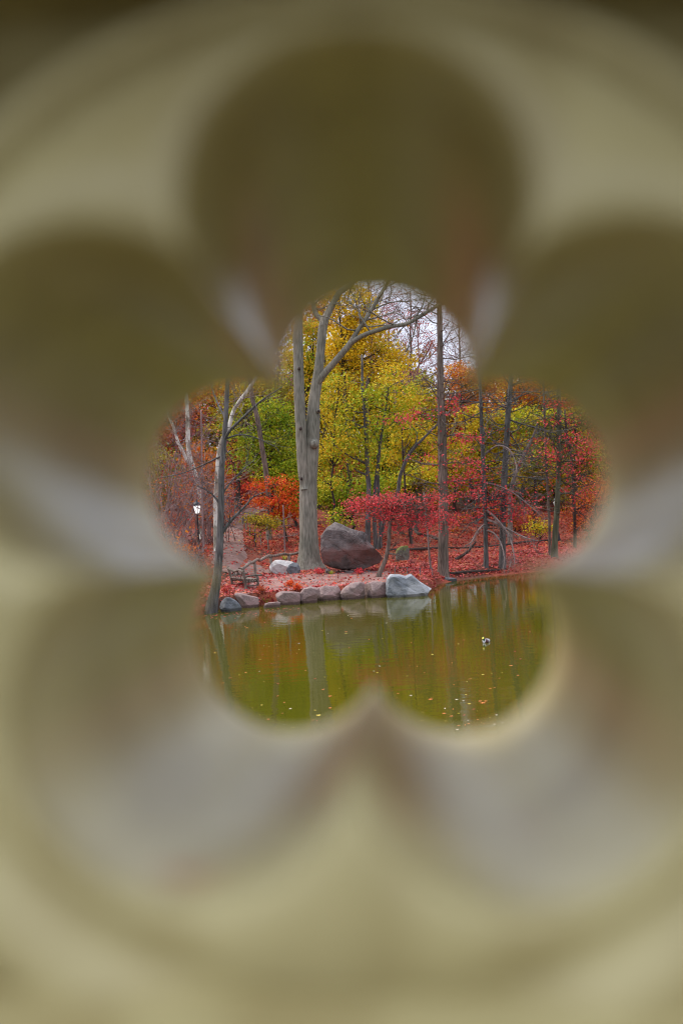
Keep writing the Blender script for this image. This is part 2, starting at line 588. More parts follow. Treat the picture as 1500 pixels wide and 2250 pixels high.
def water_mat():
    m, n, b = new_mat('pond_water')
    b.inputs['Base Color'].default_value = (.058, .055, .004, 1)
    b.inputs['Roughness'].default_value = .03
    b.inputs['IOR'].default_value = 1.33
    b.inputs['Specular IOR Level'].default_value = .3
    t = tex(n, 'ShaderNodeTexNoise', 1.6, detail=4, stretch=(.7, 1.6, 1))
    t2 = tex(n, 'ShaderNodeTexNoise', .25, detail=2)
    mt = n.nodes.new('ShaderNodeMath')
    mt.operation = 'MULTIPLY'
    n.links.new(t.outputs['Fac'], mt.inputs[0])
    n.links.new(t2.outputs['Fac'], mt.inputs[1])
    bump(n, b, mt.outputs['Value'], .22, .05)
    return m
wv = np.array([[-150, -90, 0], [150, -90, 0], [150, 70, 0], [-150, 70, 0]], dtype=float)
o = obj('water', (wv, np.array([[0, 1, 2, 3]])), water_mat(), smooth=False)
o['kind'] = 'structure'
o['label'] = 'still olive green pond reflecting the autumn trees'

# trodden terrace and path, sheets lying on the ground
PLZ_X, PLZ_S = np.arange(-5.3, 4.1, .3), np.arange(.9, 8.3, .3)
def sheet(name, rows, lift, mat, label):
    rows = np.asarray(rows)
    a, b = rows.shape[:2]
    z = ground_z(rows[..., 0], rows[..., 1]) + lift
    v = np.concatenate([rows, z[..., None]], -1).reshape(-1, 3)
    i = np.arange(a - 1)[:, None] * b
    j = np.arange(b - 1)[None, :]
    f = np.stack([i + j, i + j + 1, i + j + b + 1, i + j + b], -1).reshape(-1, 4)
    o = obj(name, (v, f), mat)
    o['kind'] = 'structure'
    o['label'] = label
    return o
rows = []
for i, s in enumerate(PLZ_S):
    t = s / 8.2
    x0 = -5.0 + .5 * math.sin(s * 1.7) - 1.6 * t
    x1 = 3.6 + .3 * math.sin(s * 2.3 + 1) - 3.2 * t * t
    X = np.linspace(x0, x1, 34)
    rows.append(np.stack([X, shore(X) + s], -1))
sheet('terrace', rows, .012, G_DIRT, 'trodden pinkish earth terrace between the shore stones and the big tree')
pth = [(545, 1262, 60), (520, 1240, 55), (507, 1218, 42), (505, 1200, 34), (510, 1182, 25), (514, 1165, 20), (520, 1150, 16), (527, 1138, 13)]
cl = []
for px, py, hw in pth:
    p = hit(px, py)
    cl.append((p[0], p[1], hw * p[1] / F))
cl.append((cl[-1][0] + 1.5, cl[-1][1] + 8, 1.0))
cl.append((cl[-1][0] + 4, cl[-1][1] + 12, 1.0))
PATH = curve(cl, 70)
rows = []
for x, y, w in PATH:
    k = np.linspace(-1, 1, 11)
    rows.append(np.stack([x + k * w * (1 + .08 * np.sin(y * 3.1 + k)), np.full(11, y)], -1))
sheet('path', rows, .03, G_PATH, 'worn earth path climbing into the wood behind the bench')
def trodden(X, Y):
    """how far a point lies on the terrace or path, 0..1"""
    s = Y - shore(X)
    a = sstep(.8, 1.6, s) * (1 - sstep(5.5, 8.0, s)) * sstep(-5.2, -4.0, X) * (1 - sstep(1.5, 3.4, X))
    pw = np.interp(Y, PATH[:, 1], PATH[:, 2])
    pc = np.interp(Y, PATH[:, 1], PATH[:, 0])
    b = (1 - sstep(.75, 1.15, np.abs(X - pc) / pw)) * (Y > PATH[0, 1])
    return np.maximum(a, b)

rng = np.random.default_rng(7)
def litter(name, n, xr, sr, mat, size, keep, label):
    X = rng.uniform(*xr, n)
    S = rng.uniform(*sr, n)
    Y = shore(X) + S
    k = rng.uniform(0, 1, n) > trodden(X, Y) * keep
    k &= (bumps(X * 1.7 + 3, Y * 1.7) + rng.normal(0, .8, n)) > -1.0
    X, Y = X[k], Y[k]
    Z = ground_z(X, Y) + rng.uniform(.02, .07, len(X))
    g = leaves_geo(np.stack([X, Y, Z], -1), rng.uniform(*size, len(X)), rng, up=2.2, aspect=.8)
    o = obj(name, g, mat, smooth=False)
    o['kind'] = 'stuff'
    o['label'] = label
    o['category'] = 'leaf litter'
litter('leaf_litter', 42000, (-14, 24), (.4, 34), L_LITTER, (.08, .19), .68, 'red fallen leaves carpeting the slope under the trees')
litter('shore_leaf_litter', 16000, (-7, 20), (.3, 9), L_LITTER_PALE, (.07, .15), .93, 'pinkish red fallen leaves along the waterside bank')

# ------------------------------------------------------------------ trees
def stem_pts(pix, Y, dY=0.0, n=None):
    k = len(pix)
    raw = []
    for i, (px, py, r) in enumerate(pix):
        y = Y + dY * i / max(k - 1, 1)
        raw.append((*P(px, py, y), r * y / F))
    return curve(raw, n or 4 * k)

def grow(geo, tips, p, d, L, r, lvl, rng, sides=4, kids=(3, 5), bend=.22, up=.05, shrink=.6, spread=.8):
    n = 5
    pts = [np.array(p, dtype=float)]
    dd = np.array(d, dtype=float)
    dirs = [dd]
    for i in range(n - 1):
        dd = dd + rng.normal(0, bend, 3) + np.array([0, 0, up])
        dd /= np.linalg.norm(dd)
        pts.append(pts[-1] + dd * L / (n - 1))
        dirs.append(dd)
    geo.add(*tube(pts, np.linspace(r, r * .45, n), max(3, sides)))
    if lvl <= 0:
        tips.append(pts[-1])
        tips.append(pts[2])
        return
    for k in range(rng.integers(*kids)):
        t = rng.uniform(.3, 1.0) * (n - 1)
        i = min(int(t), n - 2)
        q = pts[i] + (pts[i + 1] - pts[i]) * (t - i)
        e = dirs[i] + rng.normal(0, spread, 3) * np.array([1, 1, .7])
        e /= np.linalg.norm(e)
        grow(geo, tips, q, e, L * shrink * rng.uniform(.7, 1.2), r * .5, lvl - 1, rng, max(3, sides - 1), kids, bend, up, shrink, spread)

def spray(tips, rng, n, sig, size, jitter=.3):
    """leaf centres and sizes round twig tips"""
    T = np.asarray(tips)
    C = np.repeat(T, n, axis=0) + rng.normal(0, 1, (len(T) * n, 3)) * np.array(sig)
    return C, rng.uniform(size * (1 - jitter), size * (1 + jitter), len(C))

def crown_tree(name, label, base, blobs, leaf, bark, seed, r0=.18, leaves=7000, size=.22, stems=None, cat='tree', group='trees in the wood behind the pond', flat=.45, limbs=14):
    """a tree whose limbs reach into the given crown volumes; blobs: (px, py, rx px, ry px) at the tree's depth"""
    rg = np.random.default_rng(seed)
    base = np.array(base, dtype=float)
    Y = base[1]
    root = thing(name, label, cat, base, group)
    tg, lg = Geo(), Geo()
    B = []
    for (px, py, rx, ry) in blobs:
        c = P(px, py, Y)
        B.append((c, np.array([rx, rx * .85, ry]) * Y / F))
    hi = max(B, key=lambda q: q[0][2])
    if stems is None:
        top = hi[0] + np.array([0, 0, hi[1][2] * .5])
        k = 9
        t = np.linspace(0, 1, k)[:, None]
        ctr = base * (1 - t) + top * t + rg.normal(0, .18, (k, 3)) * np.sin(t * np.pi)
        main = [np.concatenate([ctr, (r0 * (1 - .8 * t) + .25 * r0 * np.exp(-t * 18))], 1)]
        main[0][0, 2] -= .25
    else:
        main = stems
    for s in main:
        tg.add(*tube(s[:, :3], s[:, 3], 8, .03, rg))
    tot = sum(b[1].prod() ** (2 / 3) for b in B)
    allmain = np.concatenate(main)
    Cs, Ss = [], []
    for c, rad in B:
        share = rad.prod() ** (2 / 3) / tot
        ncl = max(6, int(share * leaves * 1.4 / 26))
        # limbs
        ends = []
        nl = max(3, int(limbs * share * 2))
        for q in range(nl):
            e = c + rg.normal(0, .42, 3) * rad
            low = allmain[allmain[:, 2] < e[2] - .1]
            src = low[np.argmin(np.linalg.norm(low[:, :3] - (e - np.array([0, 0, rad[2] * .6])), axis=1))] if len(low) else allmain[0]
            mid = (src[:3] + e) / 2 + rg.normal(0, .12, 3) * rad + np.array([0, 0, -.08 * rad[2]])
            rr = min(src[3] * .55, .09)
            cv = curve([src[:3], mid, e], 7)
            lg.add(*tube(cv, np.linspace(rr, max(.02, rr * .3), 7), 5))
            ends += [cv[3], cv[4], cv[5], cv[6]]
        ends = np.array(ends)
        d = rg.standard_normal((ncl, 3))
        d /= np.linalg.norm(d, axis=1)[:, None]
        cen = c + d * rad * (rg.uniform(.15, 1.08, (ncl, 1)) ** .55)
        gap = gapn(cen[:, 0] * 1.3 + seed, cen[:, 2] * 2.1 + cen[:, 1] * .8) + rg.normal(0, .25, ncl)
        cen = cen[gap > -.22]
        for q in cen[::3]:
            a = ends[np.argmin(np.linalg.norm(ends - q, axis=1))]
            mid = (a + q) / 2 + rg.normal(0, .12, 3)
            lg.add(*tube([a, mid, q], [.022, .016, .007], 3))
        C, S = spray(cen, rg, 26, (.36, .36, .36 * flat), size * .9, .5)
        C += rg.normal(0, 1, C.shape) * np.repeat(rg.uniform(0, .25, (len(cen), 1)), 26, axis=0)
        Cs.append(C)
        Ss.append(S)
    obj('trunk', tg, bark, root)
    obj('branches', lg, bark, root)
    mate = {'leaf_gold': L_YELLOW, 'leaf_yellow': L_LIME, 'leaf_lime': L_YELLOW, 'leaf_green': L_LIME, 'leaf_olive': L_YELLOW, 'leaf_orange': L_GOLD, 'leaf_flame': L_ORANGE, 'leaf_rust': L_ORANGE}.get(leaf.name, leaf)
    o = obj('crown', leaves_geo(np.concatenate(Cs), np.concatenate(Ss), rg, up=.7, aspect=.7), [leaf, mate], root, smooth=False)
    nf = len(o.data.polygons)                                   # some sprays have turned a different colour
    o.data.polygons.foreach_set('material_index', np.repeat(rg.uniform(0, 1, nf // 26 + 1) < .3, 26)[:nf].astype(np.int32))
    return root

# --- the great grey tree on the bank
Yb = hit(678, 1250)[1]
rg = np.random.default_rng(3)
bb = hit(678, 1250)
root = thing('twin_stemmed_tree', 'tall grey twin stemmed tree with flared base left of the big boulder', 'tree', bb)
tg = Geo()
main = stem_pts([(681, 1266, 46), (680, 1252, 36), (679, 1238, 28), (679, 1218, 23.5), (678, 1185, 20.5), (677, 1130, 19.5), (677, 1060, 19), (682, 1000, 17.5), (687, 940, 15.5), (690, 880, 12.5),
                 (699, 820, 11), (704, 770, 9.5), (709, 720, 10), (716, 697, 8.5), (729, 672, 7), (745, 643, 6.5), (772, 622, 6), (800, 575, 5), (830, 520, 3.5), (850, 460, 1.5)], Yb, n=60)
a = np.linspace(0, 2 * np.pi, 22, endpoint=False)
v, f = tube(main[:, :3], main[:, 3], 22)
vv = v.reshape(60, 22, 3)
for i in range(60):                                            # buttresses, long ribs in the bark and swellings
    fl = max(0, 1 - i / 9.0)
    rib = 1 + .16 * fl * np.cos(a * 5 + .6) + .03 * np.cos(a * 9 + i * .05) + .012 * rg.standard_normal(22)
    vv[i] = main[i, :3] + (vv[i] - main[i, :3]) * rib[:, None]
tg.add(vv.reshape(-1, 3), f)
obj('trunk', tg, B_GREY, root)
def limb_part(name, pix, Y, dY=0, n=24, sides=12, rough=.02, mat=B_GREY, rt=None):
    s = stem_pts(pix, Y, dY, n)
    g = Geo()
    g.add(*tube(s[:, :3], s[:, 3], sides, rough, rg))
    return obj(name, g, mat, rt or root), s
lp, s_left = limb_part('limb', [(669, 1075, 9), (665, 1030, 11.5), (662, 980, 11.5), (661, 940, 12), (658, 880, 12), (656, 820, 11.5), (655, 770, 11), (654, 735, 11.5), (657, 690, 8), (659, 640, 7), (655, 570, 5.5), (640, 480, 3)], Yb - .35, n=40, sides=14)
_, s_r = limb_part('limb', [(693, 850, 9), (702, 834, 8.5), (720, 812, 7.6), (738, 792, 7.2), (755, 772, 7), (768, 756, 6.5), (786, 726, 5.2), (810, 690, 4.6), (831, 654, 4.2), (849, 624, 3.8), (872, 570, 3), (890, 510, 2)], Yb, -1.5, 36)
_, s_r2 = limb_part('limb', [(762, 765, 5.5), (772, 753, 5.4), (790, 741, 5.2), (810, 732, 5), (855, 718, 4.6), (894, 711, 4.2), (930, 690, 4), (960, 672, 3.6), (1000, 650, 3), (1050, 600, 2)], Yb - .6, -1.5, 30)
_, s_p = limb_part('limb', [(712, 712, 7), (703, 700, 6), (693, 688, 5.5), (687, 660, 5), (684, 620, 4), (678, 560, 3)], Yb + .1, .5, 16)
for (px, py, r, dy) in [(690, 975, 11, -.42), (661, 947, 8, -.45), (663, 1046, 8, -.38), (699, 903, 5, -.3)]:      # burrs and healed scars
    c = P(px, py, Yb + dy)
    rr = r * Yb / F
    g = Geo()
    prof = [(.02, -rr), (rr * .6, -rr * .85), (rr, -rr * .2), (rr * .92, rr * .4), (rr * .5, rr * .85), (.02, rr)]
    g.add(*lathe([(q, z) for q, z in prof], c, 10))
    v, f = g.arrays()
    v = v + rg.normal(0, rr * .06, v.shape)
    obj('burr', (v, f), B_GREY, root)
for (px, py, r, dy) in [(657, 810, 3.2, -.72), (660, 942, 3.4, -.83), (700, 903, 2.4, -.55), (662, 1052, 3, -.66)]:
    c = P(px, py, Yb + dy)
    rr = r * Yb / F
    g = Geo()
    g.add(*lathe([(.01, -rr * 1.3), (rr, -rr * .6), (rr, rr * .6), (.01, rr * 1.3)], c, 8))
    obj('knot_hole', g, B_DARK, root)
tw, tips = Geo(), []
for s, lo in ((s_r, .5), (s_r2, .35), (s_left, .85), (s_p, .5), (main, .85)):
    for k in range(13):
        i = int(rg.uniform(lo, .98) * (len(s) - 1))
        d = rg.standard_normal(3) * np.array([1, .6, .6]) + np.array([.1, 0, .6])
        d /= np.linalg.norm(d)
        grow(tw, tips, s[i, :3], d, rg.uniform(1.2, 2.6), min(.05, s[i, 3] * .5), 2, rg, 4)
obj('twigs', tw, B_GREY, root)

# --- slim leaning tree at the waterside, left
Yl = 42.8
b = np.array(P(468, 1338, Yl))
b[2] = gz(b[0], b[1])
root = thing('slender_bare_tree', 'slim bare grey tree leaning at the waterside left of the bench', 'tree', b)
rg = np.random.default_rng(5)
s = stem_pts([(462, 1352, 17), (467, 1325, 13), (474, 1290, 10.5), (479, 1250, 9.5), (482, 1210, 8.5), (484, 1172, 8), (485, 1140, 7.4), (486, 1090, 6.8), (487, 1033, 6.6), (490, 1000, 6), (493, 967, 6), (496, 920, 5.6), (499, 860, 5), (503, 780, 4.2), (508, 690, 3.2), (512, 600, 2)], Yl, n=56)
g = Geo()
g.add(*tube(s[:, :3], s[:, 3], 14, .025, rg))
obj('trunk', g, B_SLATE, root)
tw, tips = Geo(), []
for pix in ([(493, 968, 4), (502, 950, 3.5), (520, 931, 3), (540, 912, 2.6), (565, 888, 2.2), (585, 873, 1.7), (620, 850, 1)],
            [(484, 1178, 4), (497, 1158, 3.8), (511, 1140, 3.2), (532, 1119, 2.6), (545, 1105, 2.2), (556, 1092, 1.6), (585, 1080, .8)],
            [(485, 1110, 3), (470, 1090, 2), (450, 1075, 1.4), (425, 1065, .8)],
            [(490, 1000, 3), (470, 1010, 2), (445, 1022, 1.5), (400, 1040, 1.1), (350, 1050, .7)],
            [(486, 1090, 2.4), (505, 1062, 1.6), (530, 1036, 1.2), (560, 1010, .7)],
            [(496, 920, 2.6), (480, 890, 2), (465, 850, 1.4), (455, 800, .8)],
            [(493, 965, 2.2), (530, 955, 1.6), (570, 965, 1.1), (610, 985, .6)]):
    q = stem_pts(pix, Yl, rg.uniform(-1.5, 1.5), 14)
    tw.add(*tube(q[:, :3], q[:, 3], 6))
    for k in range(9):
        i = int(rg.uniform(.25, .98) * 13)
        d = (q[min(i + 1, 13), :3] - q[max(i - 1, 0), :3])
        d = d / np.linalg.norm(d) + rg.normal(0, .55, 3)
        d /= np.linalg.norm(d)
        grow(tw, tips, q[i, :3], d, rg.uniform(.5, 1.1), max(.009, q[i, 3] * .35), 1, rg, 3, bend=.18)
for k in range(12):
    i = int(rg.uniform(.35, .98) * 55)
    d = rg.standard_normal(3) + np.array([0, 0, .3])
    d /= np.linalg.norm(d)
    grow(tw, tips, s[i, :3], d, rg.uniform(.8, 1.6), .016, 1, rg, 3)
obj('branches', tw, B_SLATE, root)

# --- straight brown tree right of the boulder, carrying red sprays
def detailed_tree(name, label, base_px, pix, bark, leaf, seed, sprays, n_twig=26, leafn=11, size=.135, Y=None, bare=(1.2, 2.4), limb_up=.15, group='bare and red leaved trees along the right bank', spray_sig=(.30, .30, .12)):
    bp = hit(*base_px) if Y is None else on_ground(base_px[0], Y)
    Y = bp[1]
    rg = np.random.default_rng(seed)
    root = thing(name, label, 'tree', bp, group)
    s = stem_pts(pix, Y, 0, 8 + 3 * len(pix))
    s[0, :3] = bp - np.array([0, 0, .3])
    g = Geo()
    g.add(*tube(s[:, :3], s[:, 3], 12, .025, rg))
    obj('trunk', g, bark, root)
    tw, tips = Geo(), []
    for k in range(n_twig):
        i = int(rg.uniform(.3, .98) * (len(s) - 1))
        d = rg.standard_normal(3) * np.array([1, .8, .3]) + np.array([0, -.1, limb_up])
        d /= np.linalg.norm(d)
        grow(tw, tips, s[i, :3], d, rg.uniform(*bare), min(.035, s[i, 3] * .5), 2, rg, 4, bend=.16)
    lt = []
    for (px, py, rx, ry, nn) in sprays:
        c = P(px, py, Y)
        rad = np.array([rx, rx * .7, ry]) * Y / F
        low = s[s[:, 2] < c[2] + .3]
        src = low[-1] if len(low) else s[0]
        for _ in range(max(2, nn // 8)):
            e = c + rg.normal(0, .5, 3) * rad
            cv = curve([src[:3], (src[:3] + e) / 2 + np.array([0, 0, .25]) + rg.normal(0, .1, 3), e], 8)
            tw.add(*tube(cv, np.linspace(min(.045, src[3] * .4), .012, 8), 5))
        for _ in range(max(4, int(nn * (.78 if px > 960 else 1)))):
            q = c + rg.normal(0, .62, 3) * rad
            lt.append(q)
            tw.add(*tube([q + rg.normal(0, .25, 3) * np.array([1, 1, .4]), q + rg.normal(0, .06, 3), q + rg.normal(0, .25, 3) * np.array([1, 1, .4])], [.012, .01, .005], 3))
    obj('branches', tw, bark, root)
    if lt:
        lt = [q for q in lt if gapn(q[0] * 2.1 + seed, q[2] * 3.3 + q[1]) + rg.normal(0, .3) > -.3] or lt
        C, S = spray(lt, rg, leafn, spray_sig, size)
        obj('leaves', leaves_geo(C, S, rg, up=.8, aspect=.7), leaf, root, smooth=False)
    return root, s

detailed_tree('straight_brown_tree', 'straight brown trunk with red sprays standing at the bank right of the grey shore boulder', (973, 1262),
              [(973, 1265, 15), (973, 1245, 12.5), (973, 1200, 11.3), (974, 1113, 10.8), (972, 1030, 10.3), (971, 953, 9.6), (969, 900, 8.5), (967, 847, 7.6), (966, 760, 6.4), (965, 690, 5.8), (963, 600, 4.6), (961, 500, 3)], B_BROWN, L_RED, 11,
              [(985, 890, 50, 16, 26), (900, 915, 55, 12, 22), (1010, 965, 55, 12, 30), (985, 1000, 50, 14, 34), (1010, 1020, 45, 12, 26), (990, 1060, 30, 14, 16), (1040, 960, 25, 10, 10), (1000, 1090, 45, 12, 22), (985, 1140, 40, 18, 26)], n_twig=44)
dr_root, _ = detailed_tree('drooping_bank_tree', 'thin grey trunk with drooping branches and red leaves right of the brown tree', (1067, 1248),
              [(1067, 1250, 6.5), (1067, 1220, 5.4), (1066, 1170, 5), (1065, 1113, 4.8), (1062, 1040, 4.5), (1059, 980, 4.3), (1057, 920, 4), (1055, 873, 3.6), (1052, 800, 3), (1050, 700, 2)], B_SLATE, L_RED, 12,
              [(1050, 1050, 45, 14, 26), (1085, 1040, 40, 12, 22), (1060, 1075, 50, 14, 26), (1100, 1100, 50, 18, 44), (1135, 1095, 45, 18, 34), (1060, 1130, 40, 16, 22), (1110, 1135, 40, 16, 24), (1150, 1125, 30, 14, 16)], n_twig=38, limb_up=-.1)
rg = np.random.default_rng(66)
for pix in ([(1066, 1120, 3), (1085, 1135, 2.4), (1110, 1165, 2), (1125, 1200, 1.5), (1130, 1240, .8)], [(1066, 1140, 3), (1090, 1150, 2.4), (1120, 1165, 1.8), (1150, 1180, 1.2), (1180, 1188, .7)], [(1066, 1165, 2.6), (1085, 1172, 2), (1100, 1195, 1.6), (1107, 1225, 1), (1104, 1252, .6)],
            [(1064, 1060, 2.6), (1095, 1068, 2), (1125, 1082, 1.5), (1155, 1105, 1), (1185, 1130, .6)], [(1062, 1000, 2.6), (1090, 980, 2), (1115, 985, 1.5), (1130, 1010, 1), (1135, 1040, .6)], [(1066, 1150, 2.4), (1050, 1165, 1.8), (1035, 1190, 1.2), (1020, 1200, .7)]):
    q = stem_pts(pix, dr_root.location.y, -2.0, 14)
    tw, tips = Geo(), []
    tw.add(*tube(q[:, :3], q[:, 3], 5))
    for k in range(14):
        i = int(rg.uniform(.2, .98) * 13)
        d = (q[min(i + 1, 13), :3] - q[max(i - 1, 0), :3])
        d = d / np.linalg.norm(d) + rg.normal(0, .45, 3) + np.array([0, 0, -.15])
        d /= np.linalg.norm(d)
        grow(tw, tips, q[i, :3], d, rg.uniform(.6, 1.3), max(.012, q[i, 3] * .4), 1, rg, 3, bend=.15, up=-.06)
    obj('drooping_branch', tw, B_TWIG, dr_root)['kind'] = 'stuff'
detailed_tree('forked_bank_tree', 'rough grey trunk right beside the drooping red leaved tree on the bank', (1102, 1248),
              [(1103, 1250, 9), (1103, 1215, 7.5), (1104, 1150, 7), (1107, 1060, 6.8), (1110, 1000, 6.6), (1113, 953, 6.4), (1116, 900, 6), (1119, 865, 5.6), (1124, 800, 4.5), (1128, 700, 3)], B_SLATE, L_RUST, 13,
              [(1130, 960, 40, 20, 14), (1150, 1010, 30, 16, 12)], n_twig=60, bare=(1.2, 2.8), limb_up=-.05)
detailed_tree('slim_pole_tree', 'very thin brown pole trunk just left of the dark lamp side trunk at the right', (1207, 1222),
              [(1207, 1222, 3.4), (1206, 1150, 3), (1203, 1087, 2.8), (1200, 1040, 2.7), (1198, 993, 2.6), (1195, 900, 2.4), (1192, 820, 2)], B_BROWN, L_ORANGE, 14,
              [(1195, 1050, 25, 20, 8)], n_twig=16)
detailed_tree('dark_mossy_tree', 'dark mossy trunk with red leaves beside the far right lamp', (1218, 1226),
              [(1217, 1228, 9), (1218, 1190, 6.8), (1223, 1113, 6.2), (1226, 1040, 5.6), (1227, 980, 5.4), (1227, 900, 5), (1226, 820, 4)], bark_mat('bark_moss', (.05, .05, .03), (.14, .13, .085), 7), L_RED, 15,
              [(1225, 890, 32, 8, 26), (1215, 970, 40, 16, 26), (1265, 980, 40, 30, 60), (1240, 920, 30, 18, 20), (1200, 1010, 40, 14, 22), (1290, 1010, 30, 40, 34), (1250, 1050, 40, 25, 30), (1275, 1085, 35, 25, 24), (1195, 920, 20, 12, 10)], n_twig=30)
detailed_tree('crooked_dark_tree', 'crooked thin dark stem at the far right edge of the opening', (1262, 1205),
              [(1262, 1205, 4), (1262, 1150, 3.6), (1258, 1073, 3.3), (1257, 1040, 3), (1254, 1007, 3), (1248, 970, 2.6), (1243, 945, 2.4), (1240, 900, 2)], B_DARK, L_RUST, 16,
              [(1285, 1060, 40, 40, 40), (1300, 1130, 40, 40, 40), (1280, 1170, 40, 20, 22)], n_twig=34)
# red understorey tree with the leaning dark trunk beside the boulder
detailed_tree('red_maple_understorey', 'low spreading red leaved tree on a leaning dark trunk right of the big boulder', (832, 1268),
              [(830, 1270, 7), (836, 1254, 5.4), (844, 1236, 4.8), (850, 1215, 4.4), (854, 1190, 4.2), (855, 1166, 3.9), (858, 1140, 3), (866, 1118, 2.2)], B_BROWN, L_RED, 17,
              [(795, 1110, 34, 11, 42), (830, 1104, 40, 14, 56), (870, 1098, 40, 14, 50), (910, 1108, 45, 18, 60), (860, 1128, 40, 15, 46), (905, 1135, 35, 16, 36), (940, 1122, 32, 20, 40), (955, 1150, 26, 20, 26), (872, 1158, 24, 7, 18), (782, 1122, 26, 7, 18), (836, 1134, 20, 7, 12), (955, 1095, 30, 12, 20)], n_twig=5, bare=(.6, 1.2), leafn=14, size=.1, spray_sig=(.26, .26, .13))
# thin young trees
detailed_tree('pale_sapling', 'thin pale sapling rising from the red bank between mossy stone and brown trunk', (946, 1252),
              [(946, 1252, 2.4), (942, 1210, 2), (939, 1170, 1.8), (936, 1140, 1.5), (930, 1080, 1.1)], B_TWIG, L_RED, 18, [], n_twig=6, bare=(.4, .9), group='saplings on the bank')
detailed_tree('mauve_sapling', 'thin mauve sapling in the thicket just right of the near lit lamp', (446, 1228),
              [(446, 1228, 2.6), (446, 1180, 2.3), (445, 1120, 2.2), (444, 1060, 2), (444, 1000, 1.7), (442, 900, 1.3)], B_MAUVE, L_RUST, 19, [], n_twig=14, bare=(.8, 1.6), group='saplings on the bank')
detailed_tree('slope_sapling', 'thin dark sapling on the red slope left of the great tree', (626, 1212),
              [(626, 1212, 2.0), (624, 1160, 1.7), (622, 1110, 1.4)], B_MAUVE, L_RED, 20, [], n_twig=6, bare=(.4, 1.0), group='saplings on the bank')

# --- stems behind the boulder carrying yellow green crowns
def stems_of(list_of_pix, Y, base):
    out = []
    for k, pix in enumerate(list_of_pix):
        s = stem_pts(pix, Y + .3 * k, 0, 20)
        s[0, :3] = [s[0, 0], Y + .3 * k, gz(s[0, 0], Y + .3 * k) - .2]
        out.append(s)
    return out
Ym = 63.0
bm = on_ground(815, Ym)
crown_tree('multi_stemmed_tree', 'yellow green tree on several grey stems right behind the big boulder', bm,
           [(790, 900, 65, 60), (850, 930, 70, 55), (800, 1000, 60, 45), (760, 960, 45, 55), (870, 860, 60, 55)], L_LIME, B_SLATE, 31, leaves=6200, size=.17,
           stems=stems_of([[(808, 1215, 6.5), (808, 1127, 5.8), (810, 1073, 5.4), (807, 1035, 5), (802, 915, 4), (796, 855, 3.2), (795, 780, 2)],
                           [(826, 1215, 5.4), (822, 1130, 4.5), (824, 1070, 4), (832, 1000, 3.6), (837, 960, 3), (850, 880, 2)],
                           [(836, 1215, 4.2), (834, 1129, 3.4), (831, 1073, 3), (829, 1000, 2.4)],
                           [(828, 1215, 4.5), (850, 1120, 4.2), (873, 1084, 4.2), (879, 1044, 4), (900, 996, 3.5), (930, 963, 2.8), (957, 936, 2.2), (990, 900, 1.4)]], Ym, bm))

